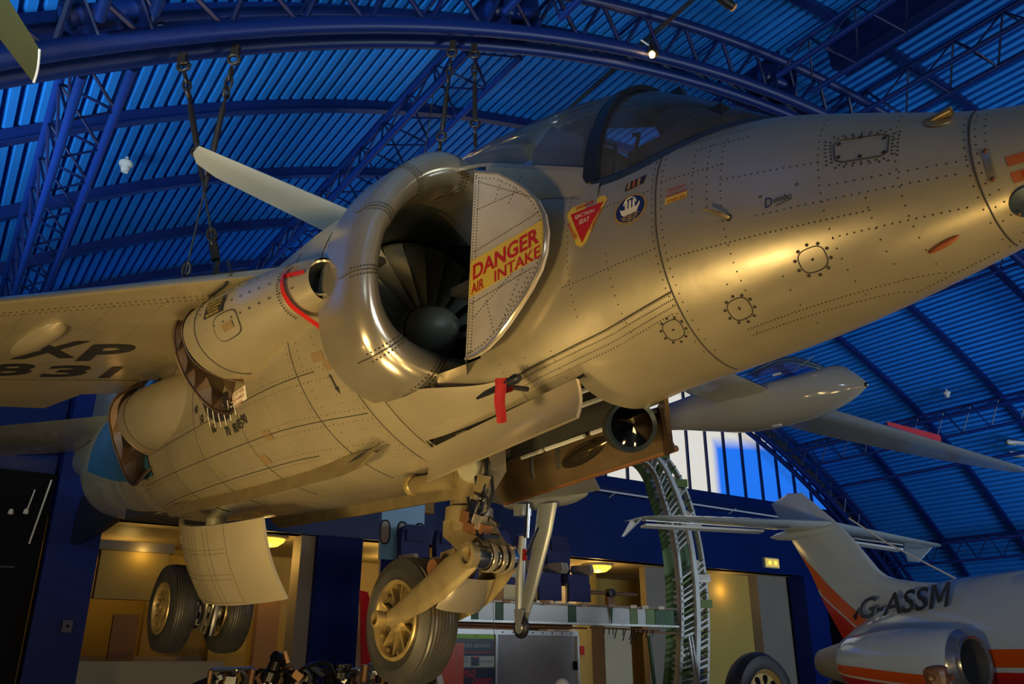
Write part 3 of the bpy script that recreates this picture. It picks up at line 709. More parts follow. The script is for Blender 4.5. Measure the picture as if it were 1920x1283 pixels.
# ---- wheels
def wheel(name, c, R, Wd, rim_r, parent, sg=1, spokes=10, style='nose'):
    root = empty(name, parent=parent); root.matrix_basis = Matrix.Identity(4); c = Vector(c)
    h = Wd / 2
    prof = [(rim_r, -h * .80), (rim_r + .02, -h * .9), (rim_r + (R - rim_r) * .45, -h), (R - .045, -h * .88)]
    grooves = []
    for g in range(9):
        y0 = h * (-.72 + .18 * g); rr = R - .030 * (abs(y0) / h) ** 3
        prof += [(rr, y0 - .0055), (rr - .006, y0 - .0035), (rr - .006, y0 + .0035), (rr, y0 + .0055)]
    prof += [(R - .045, h * .88), (rim_r + (R - rim_r) * .45, h), (rim_r + .02, h * .9), (rim_r, h * .80)]
    mb = JB(); mb.lathe(prof, c, (0, 1, 0), 64); mb.obj('tyre', M['tyre'], root, 35)
    for s_ in (-1, 1):
        mb = JB(); y = s_ * h
        mb.lathe([(rim_r + .008, y * .86), (rim_r + .004, y * .93), (rim_r - .012, y * .93), (rim_r - .018, y * .80), (rim_r - .02, y * .35)], c, (0, 1, 0), 48); mb.obj('rim_flange', M['rim'], root)
        mb = JB(); mb.lathe([(rim_r - .018, y * .40), (.001, y * .40)], c, (0, 1, 0), 40); mb.obj('wheel_web', M['rimin'], root)
        mb = JB(); mb.lathe([(.070, y * .4), (.066, y * .8), (.05, y * .86), (.038, y * .86), (.036, y * .6), (.001, y * .6)], c, (0, 1, 0), 28); mb.obj('hub', M['rim'], root)
        for k in range(spokes):
            a = 2 * PI * (k + .3) / spokes; d = Vector((math.cos(a), 0, math.sin(a))); t = Vector((-math.sin(a), 0, math.cos(a)))
            p0 = c + d * .055 + Vector((0, y * .70, 0)); p1 = c + d * (rim_r - .016) + Vector((0, y * .72, 0))
            mb = JB()
            mb.hexa([p0 - t * .008 - Vector((0, y * .34, 0)), p0 + t * .008 - Vector((0, y * .34, 0)), p1 + t * .006 - Vector((0, y * .34, 0)), p1 - t * .006 - Vector((0, y * .34, 0)),
                     p0 - t * .008, p0 + t * .008, p1 + t * .006, p1 - t * .006]); mb.obj('spoke', M['rim'], root, 20)
        for k in range(spokes):
            a = 2 * PI * (k + .8) / spokes; d = Vector((math.cos(a), 0, math.sin(a)))
            mb = JB(); mb.lathe([(.012, 0), (.012, y * .1), (.004, y * .11)], c + d * (rim_r - .03) + Vector((0, y * .66, 0)), (0, 1, 0), 8); mb.obj('rim_bolt', M['rim'], root)
    return root
nose_gear = empty('nose_gear', parent=jet); nose_gear.matrix_basis = Matrix.Identity(4)
wheel('nose_wheel', (0, 0, 0), .335, .235, .205, jet)
# leg casing, collar, yoke, trailing fork
mb = JB(); mb.lathe([(.115, .96 - 0), (.105, .66), (.10, .56)], (.50, 0, 0), (0, 0, 1), 24); mb.obj('leg_casing', M['tan'], nose_gear)
mb = JB(); mb.lathe([(.10, .57), (.125, .565), (.128, .495), (.10, .49), (.10, .44)], (.50, 0, 0), (0, 0, 1), 28); mb.obj('leg_collar', M['tan'], nose_gear)
mb = JB(); mb.prism([(.385, .085, .50), (.62, .085, .50), (.66, .085, .43), (.74, .085, .36), (.72, .085, .26), (.60, .085, .29), (.50, .085, .36), (.39, .085, .42)], (0, -.17, 0)); mb.obj('yoke', M['tan'], nose_gear, 30)
mb = JB(); mb.lathe([(.001, .14), (.05, .14), (.06, .12), (.06, -.12), (.05, -.135), (.001, -.135)], (.71, 0, .305), (0, 1, 0), 24); mb.obj('pivot_barrel', M['chrome'], nose_gear)
for yy in (-.03, -.08, .03):
    mb = JB(); mb.lathe([(.068, -.012), (.076, -.01), (.076, .01), (.068, .012)], (.71, yy, .305), (0, 1, 0), 24); mb.obj('barrel_ring', M['lip'], nose_gear)
mb = JB(); mb.lathe([(.062, .12), (.064, .16), (.042, .165), (.04, .13)], (.71, 0, .305), (0, 1, 0), 24); mb.obj('pivot_cap', M['tan'], nose_gear)
mb = JB(); mb.lathe([(.001, .145), (.04, .138)], (.71, 0, .305), (0, 1, 0), 16); mb.obj('pivot_nut', M['brownm'], nose_gear)
mb = JB(); mb.lathe([(.001, .12), (.045, .12), (.05, .10), (.05, -.12), (.001, -.12)], (.40, .03, .255), (0, 1, 0), 20); mb.obj('lower_link_pin', M['brownm'], nose_gear)
mb = JB(); mb.prism([(.34, .06, .34), (.47, .06, .36), (.50, .06, .24), (.40, .06, .19), (.34, .06, .22)], (0, -.12, 0)); mb.obj('lower_link', M['tan'], nose_gear, 30)
for sg in (1, -1):
    y0 = .155 * sg
    mb = JB(); rows = []
    for (x, zt, zb, y) in ((.74, .37, .24, .12), (.64, .35, .17, .135), (.52, .30, .10, .15), (.38, .22, .045, .158), (.22, .14, .0, .16), (.08, .07, -.03, .158), (-.03, .03, -.03, .155)):
        m_ = (zt + zb) / 2; hh = (zt - zb) / 2
        rows.append([(x, sg * (y + .018 * math.cos(a)), m_ + hh * math.sin(a)) for a in [2 * PI * j / 12 for j in range(12)]])
    mb.grid(rows, cv=True); mb.poly(rows[0]); mb.poly(rows[-1]); mb.obj('fork_arm', M['tan'], nose_gear)
# front web of the fork: curved mudguard shape joining both arms
mb = JB(); rows = []
for i in range(9):
    t = i / 8; x = lerp(.56, .44, t); z = lerp(.22, .06, t) - .015 * math.sin(PI * t)
    rows.append([(x + .045 * math.cos(a), .14 * math.sin(a), z - .02 * math.cos(a)) for a in [-PI / 2 + PI * j / 12 for j in range(13)]])
mb.grid(rows); mb.obj('fork_web', M['lip'], nose_gear)
mb = JB(); mb.tube([(0, .16, 0), (0, -.16, 0)], .036, 16); mb.obj('axle', M['tan'], nose_gear)
mb = JB(); mb.lathe([(.034, .0), (.044, .02), (.044, .055), (.03, .06), (.03, .02)], (-.01, .165, .0), (0, 1, 0), 20); mb.obj('axle_end', M['rim'], nose_gear)
# retraction jack, torque links, hoses
mb = JB(); mb.tube([(.10, .12, .71), (.52, .11, .70)], .05, 18); mb.obj('retraction_jack', M['tan'], nose_gear)
mb = JB(); mb.lathe([(.052, -.02), (.058, -.01), (.058, .02), (.052, .03)], (.12, .12, .71), (1, 0, 0), 18); mb.obj('jack_band', M['rim'], nose_gear)
mb = JB(); mb.prism([(.40, .10, .83), (.56, .10, .83), (.50, .10, .60), (.42, .10, .60)], (0, .02, 0)); mb.obj('side_bracket', M['tan'], nose_gear)
mb = JB(); mb.lathe([(.001, .10), (.06, .10), (.07, .08), (.07, -.1)], (.60, .03, .75), (.3, .9, 0), 20); mb.obj('drum_fitting', M['hub'], nose_gear)
mb = JB(); mb.prism([(.50, .05, .88), (.72, .05, .90), (.74, .05, .74), (.62, .05, .62), (.54, .05, .62)], (0, -.1, 0)); mb.obj('side_plate', M['lip'], nose_gear, 20)
for k, (p, r) in enumerate([([(.70, .06, .80), (.74, .08, .72), (.73, .09, .62), (.70, .09, .55), (.69, .09, .47)], .011), ([(.66, .09, .72), (.70, .10, .64), (.76, .09, .58), (.72, .08, .50)], .009), ([(.74, .05, .70), (.78, .07, .60), (.76, .09, .52), (.70, .09, .50)], .010), ([(.62, .10, .60), (.66, .11, .50), (.70, .10, .42)], .008)]):
    mb = JB(); mb.tube(arcpts(p, 14), r, 7); mb.obj('brake_hose', M['frame'], nose_gear)
for p, d in (((.72, .085, .66), (.05, .05, .09)), ((.69, .09, .55), (.07, .05, .06)), ((.71, .09, .47), (.06, .05, .07)), ((.66, .10, .44), (.09, .04, .05)), ((.62, .10, .50), (.06, .05, .06)), ((.75, .08, .43), (.04, .05, .05))):
    mb = JB(); mb.box(p, d, Matrix.Rotation(.3, 3, 'Y')); mb.obj('hose_fitting', random.choice([M['brownm'], M['chrome'], M['tan'], M['lip']]), nose_gear)
for p, d in (((.72, .10, .60), (.09, .02, .012)), ((.70, .11, .52), (.012, .02, .10)), ((.735, .10, .40), (.10, .02, .015)), ((.78, .07, .40), (.02, .10, .02)), ((.77, .05, .47), (.10, .02, .02))):
    mb = JB(); mb.box(p, d, Matrix.Rotation(.5, 3, 'Y')); mb.obj('link_plate', M['chrome'], nose_gear)
# ---- nose bay doors
mb = JB(); q = [(.53, .30, .82), (1.66, .315, .965), (1.67, .325, .795), (.57, .315, .655)]
def quadgrid(q, nu, nv, bulge):
    q = [Vector(p) for p in q]; n_ = (q[1] - q[0]).cross(q[3] - q[0]).normalized(); rows = []
    for i in range(nu + 1):
        rows.append([q[0].lerp(q[1], i / nu).lerp(q[3].lerp(q[2], i / nu), j / nv) + n_ * bulge * math.sin(PI * j / nv) for j in range(nv + 1)])
    return rows, n_
rows, n_ = quadgrid(q, 10, 6, -.02)
def sheet(rows, n_, t):
    mb = JB(); mb.grid(rows); b2 = [[p + n_ * t for p in r] for r in rows]; mb.grid(b2)
    mb.grid([rows[0], b2[0]]); mb.grid([rows[-1], b2[-1]]); mb.grid([[r[0] for r in rows], [r[0] for r in b2]]); mb.grid([[r[-1] for r in rows], [r[-1] for r in b2]])
    return mb
ndoor = sheet(rows, n_, .018).obj('nose_bay_door', M['skin'], jet, 30)
def dots(name, pts, nrm, r, parent, mat_):
    mb = JB()
    for p in pts:
        p = Vector(p); mb.lathe([(.0001, r * .5), (r * .7, r * .4), (r, 0), (r, -r * .5)], p, nrm, 6)
    return mb.obj(name, mat_, parent, kind='stuff')
pts = []
for i in (1, 3, 3.3, 6.2, 6.5, 9.0, 9.3):
    for j in range(1, 18):
        u = i / 10; pts.append(Vector(q[0]).lerp(Vector(q[1]), u).lerp(Vector(q[3]).lerp(Vector(q[2]), u), j / 18) - n_ * (.004 + .02 * -math.sin(PI * j / 18) * -1))
for j in (.06, .94):
    for i in range(1, 60): pts.append(Vector(q[0]).lerp(Vector(q[1]), i / 60).lerp(Vector(q[3]).lerp(Vector(q[2]), i / 60), j) - n_ * .006)
dots('door_rivets', pts, -n_, .003, ndoor, M['rivet'])
M['doorin'] = mat('door_inner_bronze', (.15, .105, .06), .28, .6, .15, 6, dirt=(.06, .045, .03), dirt_scale=4, dirt_amt=.6)
# far door seen from inside, with frame ribs, bulge and landing lamp
q = [(.30, -.36, .88), (1.55, -.36, 1.0), (1.56, -.42, .80), (.28, -.42, .66)]
rows, n_ = quadgrid(q, 12, 6, .03)
fdoor = sheet(rows, n_, .02).obj('nose_bay_door', M['doorin'], jet, 30)
mb = JB(); mb.tube([Vector(r[-1]) for r in rows], .016, 8); mb.obj('door_edge', M['brownm'], fdoor)
for i in (3, 5):
    mb = JB(); mb.tube([Vector(p) + Vector((0, .02, 0)) for p in rows[i][:5]], .014, 6); mb.obj('door_rib', M['bay'], fdoor)
for a, b in ((.2, .34), (.36, .60), (.64, 1.0)):
    p0 = Vector(q[0]).lerp(Vector(q[1]), a); p1 = Vector(q[0]).lerp(Vector(q[1]), b)
    mb = JB(); mb.tube([p0 + Vector((0, .05, -.03)), p1 + Vector((0, .05, -.03))], .012, 6); mb.obj('door_rail', M['bayrail'], fdoor)
bc = Vector((1.02, -.37, .85)); mb = JB(); rows2 = []
for i in range(9):
    a = PI / 2 * i / 8
    rows2.append([bc + Vector((.20 * math.sin(a) * math.cos(b) + .05 * math.sin(a) * math.sin(b), .06 * math.cos(a), .065 * math.sin(a) * math.sin(b) + .03 * math.sin(a) * math.cos(b))) for b in [2 * PI * j / 24 for j in range(24)]])
mb.grid(rows2, cv=True); mb.obj('door_bulge', mat('bulge_dark_gloss', (.07, .055, .035), .14, .8, .1, 8), fdoor)
lc = Vector((1.50, -.17, .875)); la = Vector((.86, .5, -.12)).normalized()
mb = JB(); mb.lathe([(.118, .02), (.122, -.02), (.11, -.10), (.06, -.17), (.001, -.18)], lc, la, 32); lm = mb.obj('landing_lamp', M['bay'], fdoor)
mb = JB(); mb.lathe([(.10, .018), (.118, .03), (.122, .015)], lc, la, 32); mb.obj('lamp_bezel', M['sill'], lm)
mb = JB(); mb.lathe([(.001, .045), (.05, .038), (.10, .018)], lc, la, 32); mb.obj('lamp_lens', M['lens'], lm)
mb = JB(); mb.lathe([(.025, .0), (.03, -.03), (.001, -.05)], lc, la, 16); mb.obj('lamp_bulb', M['sill'], lm)
mb = JB(); mb.prism([(1.48, -.36, .98), (1.72, -.15, .98), (1.735, -.15, .80), (1.62, -.30, .76), (1.50, -.40, .77)], (.015, -.01, 0)); mb.obj('front_shield', M['hot'], fdoor, 20)

# ---- main gear
mg = empty('main_gear', parent=jet); mg.matrix_basis = Matrix.Identity(4)
wheel('main_wheel', (-3.2, .25, .05), .345, .215, .20, jet, spokes=12)
wheel('main_wheel', (-3.2, -.22, .05), .345, .215, .20, jet, spokes=12)
mb = JB(); mb.tube([(-3.2, .3, .05), (-3.2, -.28, .05)], .05, 16); mb.obj('axle', M['chrome'], mg)
mb = JB(); mb.tube([(-3.1, .02, .95), (-3.15, .02, .3), (-3.2, .02, .05)], [.085, .08, .07], 16); mb.obj('main_leg', M['hub'], mg)
for yy in (.10, .06, -.05, -.09):
    mb = JB(); mb.lathe([(.10, -.012), (.16, -.012), (.16, .012), (.10, .012)], (-3.2, yy, .05), (0, 1, 0), 24); mb.obj('brake_disc', M['chrome'], mg)
for k in range(7):
    a = 2 * PI * k / 7; mb = JB(); mb.box((-3.2 + .13 * math.cos(a), .02, .05 + .13 * math.sin(a)), (.05, .12, .05)); mb.obj('brake_caliper', M['hub'], mg)
for p in ([(-3.05, .05, .55), (-2.98, .06, .3), (-3.0, .04, .05), (-3.1, .03, -.12)], [(-3.1, -.04, .6), (-3.02, -.05, .35), (-3.03, -.03, .1), (-3.15, -.02, -.14)]):
    mb = JB(); mb.tube(arcpts(p, 12), .016, 7); mb.obj('brake_pipe', M['lip'], mg)
mb = JB(); mb.tube([(-3.0, -.02, .5), (-2.93, -.02, .12), (-3.0, -.02, -.15)], .025, 8); mb.obj('torque_link', M['chrome'], mg)
q = [(-2.70, .47, .72), (-1.20, .44, .60), (-1.22, .20, .10), (-2.75, .22, .19)]
rows, n_ = quadgrid(q, 16, 8, .0)
if n_.y < 0: n_ = -n_
rows = [[p + n_ * (.20 * math.sin(PI * (i / 16)) ** .9 * 1.0 - .02 + .03 * math.sin(PI * j / 8)) for j, p in enumerate(r)] for i, r in enumerate(rows)]
mdoor = sheet(rows, n_, -.02).obj('main_gear_door', M['skin'], jet, 30)
pts = []
def dpt(i, j):
    i = min(max(i, 0), 15.99); j = min(max(j, 0), 7.99); a, b = int(i), int(j); u, v = i - a, j - b
    return rows[a][b].lerp(rows[a + 1][b], u).lerp(rows[a][b + 1].lerp(rows[a + 1][b + 1], u), v) + n_ * .003
for i in (.4, 3.5, 4.6, 7.2, 8.0, 8.5, 9.9, 10.5, 12.5):
    for j in range(1, 36): pts.append(dpt(i, j * 8 / 36))
for j in (2.3, 2.7, 4.8, 5.3, 7.7):
    for i in range(1, 40): pts.append(dpt(i * 12.5 / 40, j))
dots('door_rivets', pts, n_, .0036, mdoor, M['rivet'])

# ---- canopy and cockpit
def sill_z(x):
    if x >= 1.84:
        y = sill_y(x); zb, zc, zt, w_, nt, nb = fwd.at(x); return zc + (zt - zc) * max(0, 1 - (y / w_) ** nt) ** (1 / nt) + .004
    return herm([.55, 1.0, 1.4, 1.84], [2.38, 2.25, 2.06, 1.845], x)
def top_z(x): return herm([.5, .66, .95, 1.39, 1.84, 2.08, 2.35, 2.57, 2.60], [2.46, 2.53, 2.56, 2.53, 2.41, 2.27, 2.06, 1.88, 1.845], x)
def can_row(x, n=20, off=0.0):
    ys, zs, zt = sill_y(x), sill_z(x), max(top_z(x), sill_z(x) + .004)
    return [((ys + off) * math.cos(a), zs + (zt + off - zs) * math.sin(a)) for a in [PI * j / n for j in range(n + 1)]]
mb = JB(); mb.grid([[(x, y, z) for y, z in can_row(x)] for x in [1.86 + .70 * i / 16 for i in range(17)]]); mb.obj('windscreen', M['canopy'], jet, 60)
mb = JB(); mb.grid([[(x, y, z) for y, z in can_row(x)] for x in [.62 + 1.19 * i / 18 for i in range(19)]]); mb.obj('canopy_hood', M['canopy'], jet, 60)
mb = JB()
mb.grid([[(x, y, z) for y, z in can_row(1.84, 28, o_)] for x, o_ in ((1.80, .0), (1.80, .016), (1.885, .016), (1.885, -.012), (1.80, -.012), (1.80, 0))]); mb.obj('canopy_bow', M['frame'], jet, 40)
mb = JB(); mb.grid([[(x, y * .8, z * .97 + .055) for y, z in can_row(1.60, 28, o_)] for x, o_ in ((1.72, .0), (1.78, .0), (1.78, -.03), (1.72, -.03))], cu=True); mb.obj('hood_arch', M['frame'], jet, 40)
for sg in (1, -1):
    P = [(x, sg * sill_y(x), sill_z(x)) for x in [1.82 + .74 * i / 16 for i in range(17)]]
    mb = JB(); mb.grid([[Vector(p) + Vector((0, sg * .008, -.035)) for p in P], [Vector(p) + Vector((0, sg * .012, .0)) for p in P], [Vector(p) + Vector((0, 0, .016)) for p in P], [Vector(p) + Vector((0, -sg * .02, .016)) for p in P]])
    mb.obj('windscreen_sill', M['sill'], jet, 60)
    P = [(x, sg * sill_y(x), sill_z(x)) for x in [.62 + 1.2 * i / 12 for i in range(13)]]
    mb = JB(); mb.grid([[Vector(p) + Vector((0, sg * .010, -.014)) for p in P], [Vector(p) + Vector((0, sg * .012, .006)) for p in P], [Vector(p) + Vector((0, -sg * .01, .012)) for p in P]]); mb.obj('hood_rail', M['lip'], jet, 60)
    # deck beside the cockpit, up to the spine
    rows3 = []
    for x in [1.07 + .83 * i / 14 for i in range(15)]:
        z1 = sill_z(x) - .002; z0 = z1 - .13 - .12 * max(0, 1.84 - x); rows3.append([(x, sg * (fwd.y(x, z0) + .002), z0), (x, sg * (sill_y(x) + .02), (z0 + z1) / 2 + .03), (x, sg * (sill_y(x) + .006), z1)])
    mb = JB(); mb.grid(rows3); mb.obj('cockpit_deck', M['skin'], jet, 60)
mb = JB(); mb.prism([(1.14, .17, 2.20), (1.16, .17, 2.36), (1.30, .17, 2.44), (1.54, .17, 2.26), (1.50, .17, 1.9), (1.2, .17, 1.9)], (0, -.34, 0)); eseat = mb.obj('ejection_seat', M['seat'], jet, 20)
mb = JB(); mb.box((1.52, 0, 2.12), (.16, .30, .22), Matrix.Rotation(.5, 3, 'Y')); mb.obj('seat_headrest', M['seat_b'], eseat, 20)
mb = JB(); mb.tube([(1.62, .1, 2.22), (1.70, .12, 2.16), (1.70, .12, 2.04), (1.66, .1, 1.98)], .012, 8); mb.obj('firing_handle', M['frame'], eseat)
mb = JB(); mb.tube([(1.60, .16, 2.2), (1.66, .2, 2.1), (1.64, .22, 1.98)], .022, 8); mb.obj('harness', M['seat_b'], eseat)
mb = JB(); mb.tube([(1.93, .24, 1.90), (1.95, .25, 1.98), (1.95, .23, 2.05), (1.91, .22, 2.07)], .010, 7); mb.obj('cockpit_hoop', M['frame'], jet)
mb = JB(); mb.prism([(1.98, .02, 2.33), (2.05, .02, 2.33), (2.07, .02, 2.27), (2.03, .02, 2.20), (1.99, .02, 2.26)], (0, .04, 0)); mb.obj('rear_mirror', M['frame'], jet, 20)
mb = JB(); mb.prism([(2.12, -.05, 2.25), (2.20, -.05, 2.20), (2.24, -.05, 2.08), (2.18, -.05, 2.12)], (0, .03, 0)); mb.obj('gun_sight', M['frame'], jet, 20)
mb = JB(); mb.box((2.15, 0, 1.93), (.5, .5, .08)); mb.obj('instrument_coaming', M['frame'], jet)

# ---- panel lines, fasteners and small fittings of the nose
def body_line(body, pts, name, r=.0028, off=.0012, parent=jet, m_=None):
    mb = JB(); mb.tube([body.pt(x, th, off) for x, th in pts], r, 5); return mb.obj(name, m_ or M['seam'], parent)
for x in (2.2, 3.25):
    body_line(fwd, [(x, .95 - 2.6 * i / 40) for i in range(41)], 'frame_seam')
seam_z = [(1.15 + 1.05 * i / 30, 1.03 + .235 * i / 30 ** 1.0) for i in range(31)]
body_line(fwd, [(x, fwd.th_of(x, lerp(1.015, 1.19, (x - 1.15) / 1.05))) for x, _ in seam_z], 'side_seam')
riv = []
def rrow(body, a, b, n, dth=0.0):   # a,b = (x,z)
    for i in range(n):
        t = i / max(1, n - 1); riv.append((body, lerp(a[0], b[0], t), lerp(a[1], b[1], t)))
def rframe(body, x, z0, z1, step=.022):
    n = max(2, int(abs(z1 - z0) / step / 1.25)); rrow(body, (x, z0), (x, z1), n)
for x, z0, z1 in ((2.18, 1.0, 1.82), (2.225, 1.0, 1.82), (1.95, 1.1, 1.40), (2.36, 1.44, 1.72), (2.42, 1.44, 1.72), (2.475, 1.10, 1.72), (2.82, 1.06, 1.68), (3.05, 1.10, 1.60), (3.235, 1.10, 1.50), (3.265, 1.10, 1.50), (3.29, 1.14, 1.5), (2.62, 1.02, 1.14), (1.74, 1.2, 1.75), (2.42, 1.02, 1.16), (2.95, 1.08, 1.3)):
    rframe(fwd, x, z0, z1)
for a, b, n in (((1.3, 1.02), (2.2, 1.165), 90), ((1.3, 1.035), (2.2, 1.185), 90), ((1.3, .995), (2.2, 1.145), 80), ((1.25, .97), (2.16, 1.12), 60), ((1.7, 1.33), (2.18, 1.35), 26), ((1.72, 1.62), (2.18, 1.60), 26), ((1.74, 1.74), (2.18, 1.74), 26),
                ((2.225, 1.78), (2.56, 1.76), 22), ((2.225, 1.62), (2.48, 1.60), 14), ((2.48, 1.53), (2.82, 1.475), 16), ((2.475, 1.45), (2.80, 1.40), 0), ((2.225, 1.30), (2.95, 1.26), 40), ((2.6, 1.345), (3.2, 1.30), 26), ((2.85, 1.375), (3.235, 1.335), 16), ((2.82, 1.21), (3.2, 1.205), 18), ((2.40, 1.03), (3.2, 1.10), 60), ((2.40, 1.015), (3.2, 1.085), 60), ((1.86, 1.80), (2.2, 1.80), 22), ((2.36, 1.72), (2.56, 1.70), 12)):
    if n: rrow(fwd, a, b, n)
for x in (1.25, 1.4, 1.55): rframe(fwd, x, 1.0, 1.1, .02)
for zz in (.0, .028, .056, .10):
    for i in range(46):
        x = .9 + .93 * i / 45; riv.append((fwd, x, sill_z(x) - .05 - zz - .06 * max(0, 1.84 - x)))
mb = JB()
for body, x, z in riv:
    p = body.on(x, z, .0004); q_ = body.on(x, z, .02); n_ = Vector(q_) - Vector(p)
    mb.lathe([(.0001, .0012), (.0022, .0009), (.0032, 0), (.0032, -.002)], p, n_, 6)
mb.obj('nose_rivets', M['rivet'], jet, kind='stuff')
# oval inspection covers with screws
def cover(x0, z0, a, b, ns=10):
    pts = []
    for i in range(33):
        t = 2 * PI * i / 32; c, s_ = math.cos(t), math.sin(t)
        dx = a * math.copysign(abs(c) ** .7, c); dz = b * math.copysign(abs(s_) ** .7, s_)
        pts.append(fwd.on(x0 + dx, z0 + dz + .12 * dx, .0008))
    mb = JB(); mb.tube(pts[:-1], .0020, 5, closed=True); co = mb.obj('inspection_cover', M['seam'], jet)
    for i in range(ns):
        t = 2 * PI * (i + .5) / ns; dx = a * 1.28 * math.cos(t); dz = b * 1.32 * math.sin(t)
        p = fwd.on(x0 + dx, z0 + dz + .12 * dx, .0006); q_ = fwd.on(x0 + dx, z0 + dz + .12 * dx, .02)
        mb = JB(); mb.lathe([(.0001, .002), (.0058, .0015), (.006, -.002)], p, Vector(q_) - Vector(p), 8); mb.obj('cover_screw', M['seam'], co)
    p = fwd.on(x0, z0, .0006); q_ = fwd.on(x0, z0, .02)
    mb = JB(); mb.lathe([(.0001, .002), (.0045, .0015), (.005, -.002)], p, Vector(q_) - Vector(p), 8); mb.obj('cover_screw', M['seam'], co)
cover(2.735, 1.165, .046, .033); cover(2.42, 1.085, .045, .028); cover(2.13, 1.075, .043, .028)
# square hatch
hp = [(2.868, 1.545), (3.035, 1.515), (3.03, 1.425), (2.875, 1.45)]
pts = []
for i in range(4):
    a, b = hp[i], hp[(i + 1) % 4]
    for k in range(1, 8): pts.append((lerp(a[0], b[0], k / 8), lerp(a[1], b[1], k / 8)))
mb = JB(); mb.tube([fwd.on(x, z, .0008) for x, z in pts], .002, 5, closed=True); hatch = mb.obj('nose_hatch', M['seam'], jet)
mb = JB()
for x, z in pts[::1]:
    for s_ in (1.14, 1.34):
        xx = 2.952 + (x - 2.952) * s_; zz = 1.484 + (z - 1.484) * (s_ + .08); p = fwd.on(xx, zz, .0004); q_ = fwd.on(xx, zz, .02)
        mb.lathe([(.0001, .0016), (.0032, .0012), (.0036, -.002)], p, Vector(q_) - Vector(p), 6)
mb.obj('hatch_rivets', M['rivet'], hatch, kind='stuff')
for x, z in ((2.885, 1.525), (2.95, 1.53), (3.02, 1.50), (3.02, 1.44), (2.95, 1.45), (2.885, 1.47)):
    p = fwd.on(x, z, .001); q_ = fwd.on(x, z, .02); mb = JB(); mb.lathe([(.0001, .003), (.006, .002), (.0065, -.002)], p, Vector(q_) - Vector(p), 8); mb.obj('hatch_catch', M['rivet'], hatch)
# scoop on top of the nose, probe on the side, rusty blister, front strap, lamp glass
p = Vector(fwd.on(3.16, 1.53, .0)); mb = JB()
mb.lathe([(.045, .0), (.042, .003), (.001, .004)], p, Vector(fwd.on(3.16, 1.53, .02)) - p, 20); sc_ = mb.obj('scoop_base', M['rim'], jet)
mb = JB(); mb.tube([p + Vector((-.045, 0, .0)), p + Vector((-.02, .003, .006)), p + Vector((.02, .004, .010)), p + Vector((.045, .004, .012))], [.003, .010, .014, .015], 12, caps=False); mb.obj('air_scoop', M['rim'], sc_)
p = Vector(fwd.on(2.50, 1.37, 0)); mb = JB(); mb.tube([p, p + Vector((-.015, .03, .01)), p + Vector((-.07, .05, .045))], [.008, .006, .006], 8); pr_ = mb.obj('side_probe', M['rim'], jet)
mb = JB(); mb.lathe([(.001, .004), (.012, .003), (.013, -.002)], p, (0, 1, 0), 12); mb.obj('probe_base', M['bay'], pr_)
p = Vector(fwd.on(3.10, 1.135, .002)); mb = JB(); rows2 = []
for i in range(7):
    a = PI / 2 * i / 6; rows2.append([p + Vector((.05 * math.sin(a) * math.cos(b), .012 * math.cos(a), .012 * math.sin(a) * math.sin(b) + .012 * math.sin(a) * math.cos(b))) for b in [2 * PI * j / 16 for j in range(16)]])
mb.grid(rows2, cv=True); mb.obj('rusty_blister', M['rust'], jet)
q_ = [fwd.on(3.285, 1.345 - .085 * i / 6, .004) for i in range(7)]
mb = JB(); mb.grid([[Vector(p) + Vector((-.010, 0, 0)) for p in q_], [Vector(p) + Vector((.010, 0, 0)) for p in q_]]); so = mb.obj('nose_strap', M['lip'], jet)
for p in (q_[0], q_[-1]):
    mb = JB(); mb.lathe([(.0001, .006), (.007, .004), (.008, -.002)], p, (0, 1, 0), 10); mb.obj('strap_bolt', M['brownm'], so)
p = Vector(fwd.on(3.345, 1.19, .002)); n_ = Vector(fwd.on(3.345, 1.19, .02)) - p; mb = JB(); mb.lathe([(.001, .006), (.05, .003), (.052, -.002)], p, n_, 28); gl_ = mb.obj('nose_camera_window', M['sill'], jet)
for k in range(8):
    a = 2 * PI * k / 8; mb = JB(); mb.lathe([(.0001, .004), (.005, .003), (.005, -.001)], p + Vector((.044 * math.cos(a), .004, .044 * math.sin(a))), n_, 8); mb.obj('window_screw', M['brownm'], gl_)

# ---- lettering and markings on the starboard nose
def decal(x0, z0, rot=0.0, off=.0025, body=fwd):
    c, s_ = math.cos(rot), math.sin(rot)
    return lambda tx, ty: body.on(x0 + tx * c - ty * s_, z0 + tx * s_ + ty * c, off)
def patch(poly, x0, z0, name, m_, parent, off=.0016, rot=0.0, body=fwd, sub=3):
    # flat marking cut from a fine grid so that it follows the skin
    fn = decal(x0, z0, rot, off, body); bm = bmesh.new()
    vs = [bm.verts.new((p[0], p[1], 0)) for p in poly]; bm.faces.new(vs)
    bmesh.ops.triangulate(bm, faces=bm.faces)
    for _ in range(sub): bmesh.ops.subdivide_edges(bm, edges=bm.edges, cuts=1, use_grid_fill=True)
    bmesh.ops.triangulate(bm, faces=bm.faces); bm.verts.index_update()
    mb = JB(); mb.add([fn(v.co.x, v.co.y) for v in bm.verts], [tuple(v.index for v in f.verts) for f in bm.faces]); bm.free()
    return mb.obj(name, m_, parent, 80)
def circ(rx, rz, n=28, a0=0): return [(rx * math.cos(2 * PI * i / n), rz * math.sin(2 * PI * i / n)) for i in range(n)]
R6 = .08
ej = patch([(-.108, .062), (-.085, .09), (.10, .10), (.122, .075), (.03, -.10), (.005, -.115), (-.025, -.10)], 1.83, 1.585, 'ejection_warning', M['amber'], jet, rot=-.1)
patch([(-.083, .055), (.105, .068), (.008, -.098)], 1.83, 1.585, 'warning_triangle', M['red'], ej, .0026, rot=-.1)
